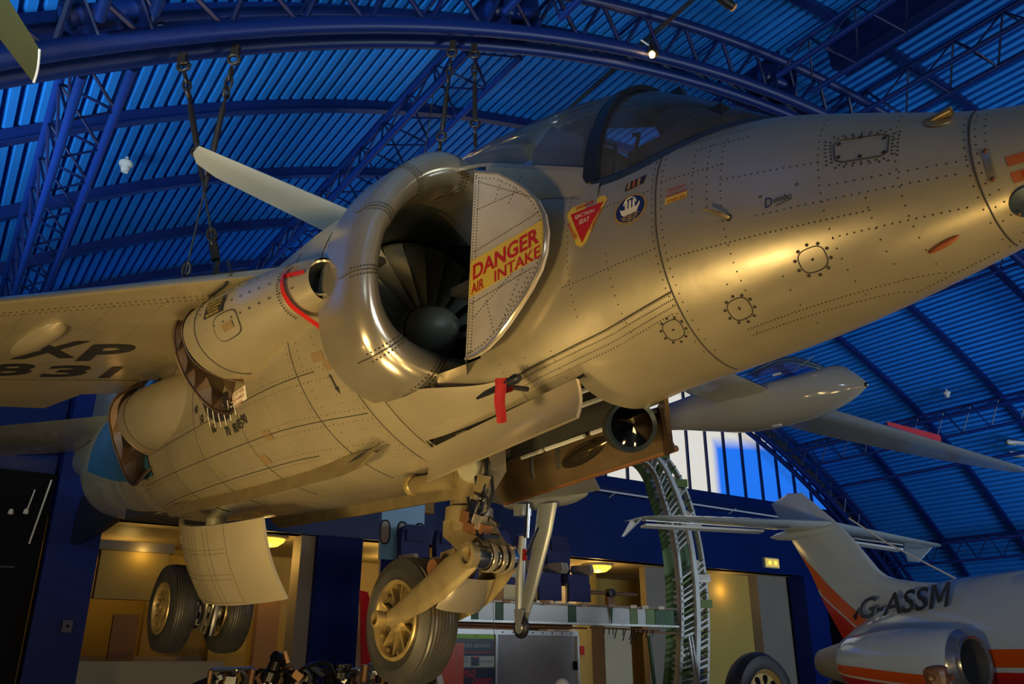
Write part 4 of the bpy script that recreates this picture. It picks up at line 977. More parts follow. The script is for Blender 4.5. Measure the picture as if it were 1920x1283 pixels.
text_on(JB, 'EJECTION', .022, decal(1.838, 1.617, -.06, .0036), 'warning_text', M['dwhite'], ej, wx=.108, font_w=.008)
text_on(JB, 'SEAT', .022, decal(1.838, 1.588, -.06, .0036), 'warning_text', M['dwhite'], ej, wx=.058, font_w=.008)
text_on(JB, 'DANGER', .018, decal(1.835, 1.664, -.04, .0036), 'warning_text', M['red'], ej, wx=.10, font_w=.008)
text_on(JB, 'DANGER', .017, decal(1.905, 1.572, 1.0, .0036), 'warning_text', M['red'], ej, wx=.10, font_w=.008)
text_on(JB, 'DANGER', .017, decal(1.772, 1.560, -1.07, .0036), 'warning_text', M['red'], ej, wx=.10, font_w=.008)
bd = patch(circ(.082, .066), 2.08, 1.552, 'squadron_badge', M['gold'], jet, .0016)
patch(circ(.070, .056), 2.08, 1.552, 'badge_field', M['inkb'], bd, .0026)
patch([(-.045, .0), (.045, .006), (.055, .045), (-.038, .040)], 2.092, 1.643, 'badge_scroll', M['ink'], bd, .0022)
patch([(-.042, -.008), (-.05, .018), (-.038, .010), (.032, .010), (.046, .030), (.048, .016), (.032, -.016), (-.030, -.018)], 2.08, 1.545, 'badge_ship', M['dwhite'], bd, .0034)
for k in range(3): patch([(-.006, 0), (.006, 0), (.006, .034), (.0, .040), (-.006, .034)], 2.062 + .018 * k, 1.554, 'badge_tower', M['dwhite'], bd, .0034, sub=1)
mb = JB(); mb.tube([decal(2.08, 1.575, 0, .004)(.030 * math.cos(a), .028 * math.sin(a)) for a in [PI * i / 10 for i in range(11)]], .002, 5); mb.obj('badge_crown', M['dwhite'], bd)
for k in range(3):
    mb = JB(); mb.tube([decal(2.08, 1.522 - .009 * k, 0, .004)(x, .003 * math.sin(x * 220)) for x in [-.045 + .01 * k + (.09 - .02 * k) * i / 16 for i in range(17)]], .0018, 5); mb.obj('badge_wave', M['gold'], bd)
for k in range(3): patch([(-.007, 0), (.007, 0), (.008, .034), (-.006, .034)], 2.066 + .024 * k, 1.648, 'scroll_device', M['rust'] if k == 1 else M['gold'], bd, .0032, sub=1)
em = patch([(-.048, -.042), (.046, -.030), (.047, -.004), (-.05, -.012)], 2.295, 1.545, 'hood_release_plate', M['amber'], jet, .0016, rot=-.1, sub=2)
for k, s_ in enumerate(('EMERGENCY', 'HOOD RELEASE', 'OTHER SIDE')):
    text_on(JB, s_, .014, decal(2.295, 1.563 - .023 * k, -.02, .003), 'release_text', M['red'], em, wx=(.082, .09, .08)[k])
text_on(JB, 'D', .034, decal(2.648, 1.378, -.05, .003), 'name_letter', M['inkb'], jet, wx=.026, shear=.1, font_w=.002)
text_on(JB, 'umbo', .022, decal(2.697, 1.381, -.02, .003), 'name_lettering', M['ink'], jet, wx=.062, shear=.35)
mb = JB(); mb.tube([fwd.on(2.672, 1.358, .002), fwd.on(2.70, 1.3635, .002), fwd.on(2.728, 1.368, .002)], .0016, 5); mb.obj('name_underline', M['ink'], jet)
text_on(JB, '"', .010, decal(2.622, 1.407, 0, .003), 'name_quote', M['ink'], jet, wx=.010)
text_on(JB, '"', .010, decal(2.748, 1.412, 0, .003), 'name_quote', M['ink'], jet, wx=.010)
for k, z in enumerate((1.298, 1.252)):
    st_ = patch([(-.03, -.014), (.14, -.014), (.14, .014), (-.03, .014)], 3.36, z, 'red_placard', M['rust'], jet, .0016, rot=.03, sub=2)
text_on(JB, 'NO', .018, decal(3.375, 1.252, .03, .003), 'placard_text', M['red'], st_, wx=.035, font_w=.01)

# DANGER AIR INTAKE on the splitter plate
def spl(x0, z0, rot):
    c, s_ = math.cos(rot), math.sin(rot)
    return lambda tx, ty: (x0 + tx * c - ty * s_, .5495, z0 + tx * s_ + ty * c)
mb = JB(); mb.prism([(1.165, .546, 1.598), (1.676, .546, 1.622), (1.685, .546, 1.458), (1.165, .546, 1.414)], (0, .0015, 0)); dg_ = mb.obj('danger_panel', M['amber'], jet)
text_on(JB, 'DANGER', .080, spl(1.424, 1.546, .062), 'danger_text', M['red'], dg_, wx=.465, font_w=.025)
text_on(JB, 'AIR', .054, spl(1.232, 1.452, .062), 'danger_text', M['red'], dg_, wx=.095, font_w=.012)
text_on(JB, 'INTAKE', .056, spl(1.512, 1.470, .062), 'danger_text', M['red'], dg_, wx=.31, font_w=.012)
pts = []
for a, b, n in (((1.2, 2.01), (1.62, 1.75), 26), ((1.2, 1.86), (1.50, 1.83), 18), ((1.19, 1.64), (1.66, 1.67), 30), ((1.19, 1.38), (1.62, 1.42), 30), ((1.2, 1.30), (1.50, 1.45), 20), ((1.40, 2.0), (1.34, 1.86), 8), ((1.52, 1.9), (1.44, 1.80), 8), ((1.60, 1.40), (1.44, 1.25), 10), ((1.56, 1.45), (1.40, 1.20), 14), ((1.175, 1.14), (1.175, 2.05), 60), ((1.20, 1.15), (1.20, 2.03), 60), ((1.30, 1.36), (1.36, 1.2), 9)):
    for i in range(n): pts.append((lerp(a[0], b[0], i / (n - 1)), .5465, lerp(a[1], b[1], i / (n - 1))))
for k in range(60):
    t = k / 59 * (len(SP) - 1.01); i = int(t); x = lerp(SP[i][0], SP[i + 1][0], t - i); z = lerp(SP[i][1], SP[i + 1][1], t - i)
    pts.append((x - .025 * (1 if x > 1.2 else 0), .5465, 1.6 + (z - 1.6) * .955))
dots('plate_rivets', pts, (0, 1, 0), .0034, dg_, M['rivet'])

# markings around the front nozzle
def fairpt(x, a, off=.004):      # on the starboard front fairing
    T = [(.46, .10, .115, 0), (.30, .145, .15, 0), (0, .20, .20, 0), (-.35, .245, .235, -.02), (-.62, .27, .255, -.05), (-.80, .275, .26, -.08)]
    T = sorted(T); xs_ = [t[0] for t in T]; ry = herm(xs_, [t[1] for t in T], x); rz = herm(xs_, [t[2] for t in T], x)
    return (x, .94 + (ry + off) * math.cos(a), 1.612 + (rz + off) * math.sin(a))
mb = JB(); P = [fairpt(.27 + .02 * abs(math.sin(a)), a) for a in [.75 - 1.9 * i / 20 for i in range(21)]] + [mid.on(.32, 1.40, .02), mid.on(.44, 1.42, .02), mid.on(.55, 1.50, .012)]
Q = [Vector(p) + Vector((.042, .003, .004)) for p in P]
mb.grid([P, Q]); mb.obj('access_outline', M['red'], frontfair)
mb = JB(); P = [fairpt(.44, .25), fairpt(.36, .25), fairpt(.28, .28)]; mb.grid([P, [Vector(p) + Vector((0, 0, -.022)) for p in P]]); mb.obj('access_outline', M['red'], frontfair)
for k, s_ in enumerate(('No', 'CARRIED FOR', 'ACCESS', 'No 1')):
    text_on(JB, s_, .026, lambda tx, ty, k=k: (lambda p: (p[0], p[1], p[2]))(mid.on(.52 + tx, 1.735 - .052 * k + ty, .012)), 'access_text', M['rust'], frontfair, wx=(.04, .13, .09, .06)[k])
mb = JB(); mb.grid([[fairpt(lerp(-.50, -.28, i / 6), lerp(.36, -.10, j / 6), .005) for j in range(7)] for i in range(7)]); bl = mb.obj('data_placard', M['ink'], frontfair)
for k in range(5):
    text_on(JB, ('NOZZLE CRANK', 'ENGAGEMENT HERE', 'TURN CLOCKWISE', 'TO LOWER', 'BEFORE START')[k], .014, lambda tx, ty, k=k: fairpt(-.39 + tx, .30 - .088 * k + ty / .25, .009), 'placard_text', M['amber'], bl, wx=(.15, .17, .16, .12, .15)[k])
mb = JB(); P = []
for i in range(25):
    t = 2 * PI * i / 24; P.append(fairpt(-.27 + .13 * math.copysign(abs(math.cos(t)) ** .6, math.cos(t)), -.48 + .33 * math.copysign(abs(math.sin(t)) ** .6, math.sin(t)), .002))
mb.tube(P[:-1], .003, 5, closed=True); cv = mb.obj('fairing_hatch', M['seam'], frontfair)
mb = JB(); mb.grid([[fairpt(lerp(-.31, -.20, i / 4), lerp(-.42, -.60, j / 4), .004) for j in range(5)] for i in range(5)]); mb.obj('hatch_plate', M['stencil'], cv)
mb = JB()
for i in range(13):
    for a in (.55, .1, -.35): 
        p = fairpt(-.75 + 1.1 * i / 12, a, .001); mb.lathe([(.0001, .003), (.005, .002), (.006, -.003)], p, (0, math.cos(a), math.sin(a)), 6)
for a in [-1.35 + 2.2 * i / 22 for i in range(23)]:
    for x in (-.60, .24):
        p = fairpt(x, a, .001); mb.lathe([(.0001, .003), (.004, .002), (.005, -.003)], p, (0, math.cos(a), math.sin(a)), 6)
mb.obj('fairing_rivets', M['rivet'], frontfair, kind='stuff')
# nozzle angle scale on the side below the nozzle
for k, (s_, x, z) in enumerate((('40', -1.62, 1.335), ('50', -1.52, 1.255), ('60', -1.33, 1.165), ('70', -1.12, 1.115), ('80', -.985, 1.115), ('85', -.90, 1.125), ('90', -.82, 1.14))):
    text_on(JB, s_, .055, decal(x, z, 0, .004, mid), 'scale_figure', M['ink'], jet, wx=.075, font_w=.01)
sb = patch([(-.36, .12), (-.28, .02), (-.12, -.05), (.06, -.06), (.20, -.03), (.22, .10)], -1.12, 1.235, 'scale_plate', M['ink'], jet, .003, body=mid)
for k in range(6):
    x = -1.38 + .095 * k; z = 1.235 - .035 * math.sin(k * .6) 
    patch([(-.008, -.05), (.008, -.05), (.012, .07), (-.004, .07)], x, z, 'scale_tick', M['dwhite'], sb, .006, body=mid, sub=1)
wp = patch([(-.14, -.055), (.14, -.03), (.15, .05), (-.13, .035)], -.83, 1.265, 'white_placard', M['dwhite'], jet, .003, body=mid, sub=2)
for k in range(3): text_on(JB, ('NO STEP HERE', 'KEEP HANDS', 'CLEAR')[k], .022, decal(-.82, 1.29 - .03 * k, .06, .006, mid), 'placard_text', M['rust'], wp, wx=(.22, .2, .12)[k])
for x, z in ((.18, 1.30), (-.85, .92), (-.62, 1.02), (.25, 1.25)):
    patch([(-.05, -.022), (.05, -.022), (.05, .022), (-.05, .022)], x, z, 'small_stencil', M['stencil'], jet, .003, body=mid, sub=1)
mb = JB(); mb.prism([mid.on(.205, 1.21, .004), mid.on(.217, 1.21, .004), mid.on(.217, 1.15, .004), mid.on(.227, 1.15, .004), mid.on(.211, 1.12, .004), mid.on(.195, 1.15, .004), mid.on(.205, 1.15, .004)], (0, .001, 0)); mb.obj('down_arrow', M['ink'], jet)

# panel seams and rivet rows of the centre and rear fuselage
for x in (.33, -.05, -.9, -1.7, -2.4, -3.4, -4.3):
    body_line(mid, [(x, .35 - 1.75 * i / 40) for i in range(41)], 'frame_seam', .0032)
for pts_ in ([(.30 - 3.6 * i / 40, 1.02) for i in range(41)], [(.1 - 4.4 * i / 40, 1.24 - .05 * i / 40) for i in range(41)], [(-.3 - 3.0 * i / 30, .88) for i in range(31)]):
    body_line(mid, [(x, mid.th_of(x, z)) for x, z in pts_], 'stringer_seam', .0030)
riv = []
for x in (.36, .30, .18, .02, -.08, -.45, -.87, -.93, -1.35, -1.67, -1.73, -2.0, -2.37, -2.43, -2.9, -3.37, -3.43, -3.9, -4.27):
    rframe(mid, x, .84, 1.40 if x > -.2 else 1.30, .028)
for z in (1.045, .995, 1.20, 1.255, .90, .865):
    rrow(mid, (.3, z), (-3.6, z), 110)
mb = JB()
for body, x, z in riv:
    p = body.on(x, z, .0004); q_ = body.on(x, z, .02)
    mb.lathe([(.0001, .0012), (.0024, .001), (.0034, 0), (.0034, -.002)], p, Vector(q_) - Vector(p), 6)
mb.obj('rear_rivets', M['rivet'], jet, kind='stuff')
mb = JB()
for y in [.95 + .028 * i for i in range(70)]:
    for f_ in (.10, .13): 
        x = xle(y) + (xhinge(y) - xle(y)) * f_; mb.lathe([(.0001, .0015), (.004, .001), (.005, -.002)], (x, y, zlow(y) - .0), (0, 0, -1), 6)
for y in (1.0, 1.35, 1.6, 2.0):
    for i in range(40):
        f_ = .12 + .85 * i / 40; x = xle(y) + (xhinge(y) - xle(y)) * f_; mb.lathe([(.0001, .0015), (.0035, .001), (.004, -.002)], (x, y, zlow(y)), (0, 0, -1), 6)
mb.obj('wing_rivets', M['rivet'], jet, kind='stuff')
mb = JB(); mb.tube([(xle(1.16) - .3, 1.16, zlow(1.16) - .003), (xle(1.16) - .06, 1.16, zlow(1.16) - .003), (xle(1.16) + .008, 1.16, zlow(1.16) + .05), (xle(1.16) - .08, 1.16, zlow(1.16) + .16)], .008, 6); mb.obj('leading_edge_strip', M['frame'], jet)

# vane with the red ribbon
vn = empty('angle_vane', parent=jet); vn.matrix_basis = Matrix.Identity(4)
mb = JB(); mb.tube([(1.20, .50, .935), (1.26, .50, .945), (1.36, .50, .955), (1.47, .50, .97), (1.49, .50, .972)], [.006, .013, .015, .022, .016], 10); mb.obj('vane_body', M['frame'], vn)
mb = JB(); mb.tube([(1.38, .36, .97), (1.38, .50, .955)], .012, 8); mb.obj('vane_stalk', M['frame'], vn)
rb = MB(); rows = []
for i in range(15):
    t = i / 14; z = .985 - .20 * t; sw = .004 * math.sin(9 * t) + .012 * t
    rows.append([jw(1.352 + sw + .068 * j / 6 + .012 * t, .522 + .006 * math.sin(3 * t + j * .9), z + .004 * (j - 3) / 3 * (-1)) for j in range(7)])
back = [[p + S_ * -.003 for p in r] for r in rows]
rb.grid(rows); rb.grid(back); rb.grid([rows[-1], back[-1]]); rb.grid([[r[0] for r in rows], [r[0] for r in back]]); rb.grid([[r[-1] for r in rows], [r[-1] for r in back]])
rb.grid([rows[0], [jw(1.352 + .068 * j / 6, .478, .985) for j in range(7)], [jw(1.352 + .068 * j / 6, .474, .93) for j in range(7)]])
rb.obj('warning_ribbon', M['ribbon'], None, 60, label='red cloth ribbon hanging from the vane below the air intake', cat='ribbon')

# ---- hanging chains with turnbuckles
def hang(a, b, lab, turn=True):
    t = empty('hanging_cable', a, lab, 'cable', 'hoist cables of the jump jet'); a = Vector(a); b = Vector(b); d = (b - a); Ln = d.length; d.normalize()
    side = d.cross(Vector((0, 1, 0))).normalized(); s2 = d.cross(side).normalized()
    def ring(name, c, r, th, ax1, ax2, el=1.0):
        mb = MB(); mb.tube([c + ax1 * r * el * math.cos(x) + ax2 * r * math.sin(x) for x in [2 * PI * i / 18 for i in range(18)]], th, 8, closed=True); mb.obj(name, M['chain'], t)
    mb = MB(); mb.box(Vector((0, 0, .0)), (.06, .05, .09)); mb.obj('beam_clamp', M['chain'], t)
    ring('shackle', d * .08, .042, .015, d, side)
    ring('chain_link', d * .21, .026, .010, d, s2, 2.2)
    ring('chain_link', d * .29, .026, .010, d, side, 2.2)
    ring('shackle', d * .38, .042, .014, d, s2)
    l0, l1 = .42, .42 + (.36 if turn else .30)
    mb = MB(); mb.tube([d * l0, d * (l0 + .05), d * (l0 + .1), d * (l1 + .08), d * (l1 + .14)], [.010, .012, .022, .024, .010], 10); mb.obj('turnbuckle', M['chain'], t)
    ring('shackle', d * (l1 + .18), .042, .014, d, side)
    ring('shackle', d * (l1 + .28), .036, .013, d, s2)
    mb = MB(); mb.tube([d * (l1 + .31), d * (l1 + .44)], .018, 8); mb.obj('rope_socket', M['chain'], t)
    mb = MB(); mb.tube([d * (l1 + .40), d * (Ln - .20)], .008, 6); mb.obj('wire_rope', M['rope'], t)
    ring('chain_link', d * (Ln - .24), .026, .012, d, side, 2.0)
    mb = MB(); mb.tube([d * (Ln - .20), d * (Ln - .15), d * (Ln - .03)], [.02, .032, .028], 8); mb.obj('end_fork', M['chain'], t)
    ring('shackle', d * (Ln - .16), .03, .012, d, s2)
def LUG(x, y): return jw(x, y, zlow(y) + .33)
hang(hall(.82, 5.55, 5.86), LUG(-.92, 1.05), 'dark turnbuckle cable to the wing root, leftmost on the arch')
hang(hall(1.19, 5.55, 6.12), LUG(-1.77, 1.0), 'dark turnbuckle cable crossing behind the leftmost one')
hang(hall(3.14, 5.55, 7.12), LUG(-1.77, -1.0), 'dark turnbuckle cable slanting down behind the round intake')
hang(hall(3.38, 5.55, 7.20), LUG(-.92, -1.05), 'dark turnbuckle cable upright above the intake notch, rightmost of four')
# ================================================================== end wall, alcove, balcony
def hbox(name, u0, u1, v0, v1, z0, z1, m_, parent=None, base=None, **kw):
    mb = MB(); b = base or Vector((0, 0, 0))
    p = [hall(u, v, z) - b for z in (z0, z1) for u, v in ((u0, v0), (u1, v0), (u1, v1), (u0, v1))]
    mb.hexa(p); return mb.obj(name, m_, parent, 20, **kw)
def htext(s, size, u, v, z, m_, parent, name, base=Vector((0, 0, 0)), **kw):
    return text_on(MB, s, size, lambda tx, ty: hall(u + tx, v, z + ty) - base, name, m_, parent, **kw)
M['winlit'] = None
def window_mat():
    m, nt, b = nodes_of('daylit_glazing'); N = nt.nodes.new; L = nt.links.new
    tc = N('ShaderNodeTexCoord'); sp = N('ShaderNodeSeparateXYZ'); L(tc.outputs['Object'], sp.inputs[0])
    # panes glow pale and blue: pale covers the upper left part of the glazing
    a = N('ShaderNodeMath'); a.operation = 'MULTIPLY_ADD'; a.inputs[1].default_value = -.10; L(sp.outputs['X'], a.inputs[0]); L(sp.outputs['Z'], a.inputs[2])
    r1 = N('ShaderNodeMapRange'); r1.inputs['From Min'].default_value = 5.20; r1.inputs['From Max'].default_value = 5.55; L(a.outputs[0], r1.inputs['Value'])
    r2 = N('ShaderNodeMapRange'); r2.inputs['From Min'].default_value = 16.7; r2.inputs['From Max'].default_value = 16.45; L(sp.outputs['X'], r2.inputs['Value'])
    mx = N('ShaderNodeMath'); mx.operation = 'MAXIMUM'; L(r1.outputs[0], mx.inputs[0]); L(r2.outputs[0], mx.inputs[1])
    r3 = N('ShaderNodeMapRange'); r3.inputs['From Min'].default_value = 8.0; r3.inputs['From Max'].default_value = 9.0; L(sp.outputs['X'], r3.inputs['Value'])
    m3 = N('ShaderNodeMath'); m3.operation = 'MULTIPLY'; L(mx.outputs[0], m3.inputs[0]); L(r3.outputs[0], m3.inputs[1])
    mc = N('ShaderNodeMix'); mc.data_type = 'RGBA'; mc.inputs['A'].default_value = (.012, .12, .55, 1); mc.inputs['B'].default_value = (.50, .47, .40, 1); L(m3.outputs[0], mc.inputs['Factor'])
    L(mc.outputs['Result'], b.inputs['Base Color']); L(mc.outputs['Result'], b.inputs['Emission Color']); b.inputs['Emission Strength'].default_value = 1.15
    b.inputs['Roughness'].default_value = .15
    return m
M['winlit'] = window_mat()
wall = empty('wall_back', (0, 0, 0), 'glazed end wall with navy balcony band', None, None, 'structure')
hbox('balcony_fascia', -7, 20.2, VEND - .25, VEND + .1, 3.72, 5.22, M['fascia'], wall)
hbox('fascia_cap', -7, 21.4, VEND - .32, VEND + .2, 5.22, 5.34, M['steel_d'], wall)
hbox('window_sill', -7, 22.0, VEND - .05, VEND + .15, 5.34, 5.66, M['fascia'], wall)
win = empty('window_1', (0, 0, 0), 'row of tall glazed panes under the vault arch', None, None, 'structure')
win.matrix_world = Matrix(((XH.x, AH.x, 0, 0), (XH.y, AH.y, 0, 0), (0, 0, 1, 0), (0, 0, 0, 1)))
def ztop(u): return ZC + math.sqrt(max(0.01, 18.5 ** 2 - (u - UC) ** 2))
pw = .70; u = -6.2
while u < 21.6:
    z1a, z1b = ztop(u), ztop(u + pw)
    if min(z1a, z1b) > 5.75:
        mb = MB(); mb.prism([(u + .02, VEND, 5.66), (u + pw - .02, VEND, 5.66), (u + pw - .02, VEND, z1b), (u + .02, VEND, z1a)], (0, .02, 0)); mb.obj('window_pane', M['winlit'], win, 20)
        mb = MB(); mb.prism([(u - .03, VEND - .06, 5.60), (u + .03, VEND - .06, 5.60), (u + .03, VEND - .06, z1a), (u - .03, VEND - .06, z1a)], (0, .1, 0)); mb.obj('mullion', M['steel_d'], win, 20)
    u += pw
# handrail along the balcony
t = empty('handrail', hall(9, VEND - .5, 5.05), 'pale grey handrail along the front of the balcony', 'handrail'); bs = Vector(t.location)
bar('rail', hall(8, VEND - .5, 5.22) - bs, hall(19, VEND - .5, 5.14) - bs, .022, M['white'], t, 8)
for k in range(6): bar('rail_bracket', hall(8.6 + 2 * k, VEND - .5, 5.2) - bs, hall(8.6 + 2 * k, VEND - .2, 5.1) - bs, .016, M['white'], t, 6)
# alcove behind and below the balcony
alc = empty('wall_alcove', (0, 0, 0), 'warm yellow alcove wall below the balcony', None, None, 'structure')
hbox('back_panel', -7, 22, 18.0, 18.1, 0, 3.72, M['yellow'], alc)
hbox('alcove_ceiling', -7, 20.2, VEND - .2, 18.1, 3.72, 3.80, M['cream'], alc)
for (u0, u1, v0, v1, z0, z1, m_) in ((5.44, 5.72, 14.5, 14.9, 0, 3.72, 'grey'), (5.02, 5.42, 15.2, 15.4, 0, 2.85, 'peach'), (6.75, 7.3, 15.4, 15.6, 0, 2.55, 'peach'), (3.35, 4.6, 16.2, 16.4, 0, 3.4, 'yellow'), (4.35, 5.0, 15.6, 15.8, 0, 3.0, 'yellow'),
      (2.3, 3.35, 15.0, 15.2, 2.55, 3.3, 'yellow'), (2.1, 4.3, 14.4, 14.6, 0, 1.62, 'cream'), (2.2, 4.6, 16.0, 16.3, 1.62, 1.70, 'cream'), (11.7, 12.55, 15.6, 15.9, 0, 3.72, 'cream'), (14.2, 15.1, 15.0, 15.2, 0, 3.72, 'grey'), (12.55, 14.2, 16.8, 17.0, 0, 3.72, 'yellow'),
      (15.9, 18.1, 15.2, 15.4, 0, 3.72, 'yellow'), (18.1, 19.3, 14.9, 15.3, 0, 3.72, 'grey'), (9.4, 10.4, 15.8, 16.0, 0, 2.6, 'peach'), (10.4, 11.7, 16.6, 16.8, 0, 3.2, 'peach')):
    hbox('wall_panel', u0, u1, v0, v1, z0, z1, M[m_], alc)
hbox('slanted_panel', 2.75, 3.15, 15.6, 15.7, 1.62, 2.35, M['peach'], alc)
hbox('soffit_band', 2.2, 3.4, 14.9, 16.1, 3.30, 3.45, M['grey'], alc)
for (u0, u1, v0, lab) in ((5.70, 6.56, 14.35, 'dark blue square column between the two wheels'), (19.25, 20.1, 14.3, 'dark blue square column beside the orange tail'), (14.95, 15.3, 14.4, 'narrow blue column behind the airliner frame')):
    c = empty('column', hall((u0 + u1) / 2, v0, 0), lab, 'column'); hbox('shaft', u0, u1, v0, v0 + .5, 0, 3.73, M['column'], c, Vector(c.location)); hbox('column_base', u0 - .03, u1 + .03, v0 - .03, v0 + .53, 0, .12, M['steel_d'], c, Vector(c.location))
c = empty('column', hall(1.57, 12.5, 0), 'wide dark blue column at far left with a small switch box', 'column'); bs = Vector(c.location)
hbox('shaft', 1.26, 1.88, 12.5, 13.0, 0, 6.2, M['column'], c, bs); hbox('column_base', 1.2, 1.94, 12.44, 13.06, 0, .12, M['steel_d'], c, bs)
hbox('switch_box', 1.60, 1.72, 12.44, 12.5, 1.97, 2.12, M['steel_d'], c, bs); hbox('switch_knob', 1.65, 1.68, 12.42, 12.44, 2.03, 2.06, M['black'], c, bs)
# black display wall far left, with slim rods
c = empty('wall_left', (0, 0, 0), 'black display wall at the far left', None, None, 'structure')
hbox('black_panel', -6, 1.22, 12.7, 12.9, 0, 4.0, M['black'], c); hbox('upper_panel', -6, 1.22, 12.9, 13.0, 4.0, 5.2, M['fascia'], c)
for z in (1.9, 2.75): hbox('shelf_line', -6, .95, 12.68, 12.7, z, z + .015, M['steel_d'], c)
bar('rod', hall(1.17, 12.6, 3.9), hall(1.06, 12.6, 3.05), .012, M['white_m'], c); bar('rod', hall(1.0, 12.6, 3.75), hall(.95, 12.6, 3.42), .010, M['white_m'], c)
hbox('cabinet_frame', .3, .55, 12.4, 12.7, 1.2, 1.9, M['steel_d'], c); hbox('cabinet_light', .60, .63, 12.5, 12.7, 1.1, 1.7, M['peach'], c)
for k, (u, v, z) in enumerate(((.95, 12.6, 3.42), (.78, 12.6, 3.40))):
    mb = MB(); mb.lathe([(.001, .0), (.035, .01), (.03, .06), (.01, .08)], hall(u, v, z), (0, 0, 1), 12); mb.obj('rod_knob', M['white_m'], c)
hbox('back_shade', 19.0, 23.5, 16.2, 16.3, 0, 5.3, M['black'], wall)

# ---- lamps
M['dome'] = mat('dome_lamp_glow', (.8, .5, .1), .4, emit=(1.0, .56, .06), estr=1.6)
M['lamp'] = mat('spot_lamp_glow', (1, .8, .5), .4, emit=(1.0, .50, .12), estr=7)
def dome(u, v, lab, pw):
    t = empty('dome_light', hall(u, v, 3.72), lab, 'lamp', 'dome lights under the balcony')
    mb = MB(); mb.lathe([(.34, -.0), (.36, -.03), (.33, -.05), (.30, -.04)], (0, 0, 0), (0, 0, 1), 28); mb.obj('rim', M['cream'], t)
    mb = MB(); mb.lathe([(.33, -.04), (.30, -.10), (.2, -.17), (.001, -.20)], (0, 0, 0), (0, 0, 1), 28); mb.obj('diffuser', M['dome'], t)
    point('dome_light_bulb', hall(u, v, 3.35), pw, (1.0, .62, .16), .12)
dome(4.98, 15.0, 'yellow glowing dome light left of the blue column', 20)
dome(12.9, 15.2, 'yellow glowing dome light beside the airliner ring section', 28)
for u, v, p in ((3.0, 16.8, 10), (2.9, 14.85, 5), (8.2, 16.6, 20), (17.0, 15.0, 6), (7.0, 14.9, 10), (11.4, 14.9, 12)):  # bare point lights without fittings, added to brighten the alcove
    point('alcove_fill', hall(u, v, 3.3), p, (1.0, .62, .16), .15)
t = empty('emergency_light', hall(18.0, 14.3, 3.95), 'lit emergency light box on the navy fascia', 'lamp'); bs = Vector(t.location)
hbox('case', 17.72, 18.28, 14.28, 14.38, 3.84, 4.10, M['cream'], t, bs); hbox('front_glass', 17.75, 18.25, 14.26, 14.28, 3.87, 4.07, mat('box_glow', (.6, .45, .1), .4, emit=(.9, .62, .12), estr=.5), t, bs)
for d in (-.11, .11):
    mb = MB(); mb.lathe([(.05, 0), (.045, .02), (.001, .025)], hall(18.0 + d, 14.26, 3.97) - bs, -AH, 16); mb.obj('bulb', M['dome'], t)
# bright spot lamp hanging from a cable track in front of the arch
t = empty('spot_lamp', hall(5.62, 5.35, 8.07), 'small glowing spot lamp hanging from the arch above the canopy', 'lamp'); bs = Vector(t.location)
mb = MB(); mb.lathe([(.001, .16), (.035, .15), (.05, .08), (.075, .0), (.07, -.01)], (0, 0, 0), (0, 0, 1), 20); mb.obj('shade', M['chain'], t)
mb = MB(); mb.lathe([(.001, -.05), (.03, -.035), (.038, 0), (.02, .03)], (0, 0, 0), (0, 0, 1), 16); mb.obj('bulb', M['lamp'], t)
mb = MB(); mb.tube([(0, 0, .15), (0, 0, .32)], .012, 8); mb.obj('stem', M['chain'], t)
mb = MB(); mb.tube([Vector((0, 0, .12)) + XH * -.16, Vector((0, 0, .10)) + XH * -.03], .01, 8); mb.obj('yoke', M['white_m'], t)
point('spot_lamp_light', hall(5.62, 5.3, 7.98), 1.5, (1.0, .62, .22), .03)
# black cable track line
t = empty('cable_track', hall(5.5, 5.2, 8.4), 'black twin cable line running diagonally past the glowing lamp', 'cable'); bs = Vector(t.location)
for d in (0, .035): bar('wire', hall(5.64 + d, 2.0, 8.50) - bs, hall(5.60 + d, 13.0, 8.0) - bs, .012, M['chain'], t)
t = empty('spot_lamp', hall(5.85, 4.45, 8.27), 'small unlit grey spotlight at the top edge of the picture', 'lamp'); bs = Vector(t.location)
mb = MB(); mb.tube([Vector((0, 0, 0)) - XH * .10, Vector((0, 0, -.02)) + XH * .06, Vector((0, 0, -.03)) + XH * .12], [.05, .055, .04], 14); mb.obj('body', M['chain'], t)
mb = MB(); mb.tube([Vector((0, 0, -.03)) + XH * .12, Vector((0, 0, -.035)) + XH * .135], .045, 14); mb.obj('lens', mat('dim_lens', (.3, .12, .03), .3, emit=(1, .4, .08), estr=.25), t)
mb = MB(); mb.tube([(0, 0, .05), (0, 0, .25)], .012, 8); mb.obj('stem', M['chain'], t)
# detectors on the decking
for (q, lab) in ((hall(1.0, 9.55, 7.13), 'white round smoke detector on the decking at left'), (hall(18.94, 9.48, 7.46), 'white round smoke detector on the decking at right')):
    t = empty('smoke_detector', q, lab, 'detector')
    mb = MB(); mb.lathe([(.075, .05), (.08, .02), (.07, 0), (.055, -.005)], (0, 0, 0), (0, 0, 1), 20); mb.obj('base', M['white_m'], t)
    mb = MB(); mb.lathe([(.055, 0), (.05, -.05), (.042, -.055), (.04, -.08), (.001, -.085)], (0, 0, 0), (0, 0, 1), 20); mb.obj('sensor', M['white_m'], t)
    mb = MB(); mb.tube([(0, 0, .05), (0, 0, .12)], .02, 8); mb.obj('stem', M['white_m'], t)

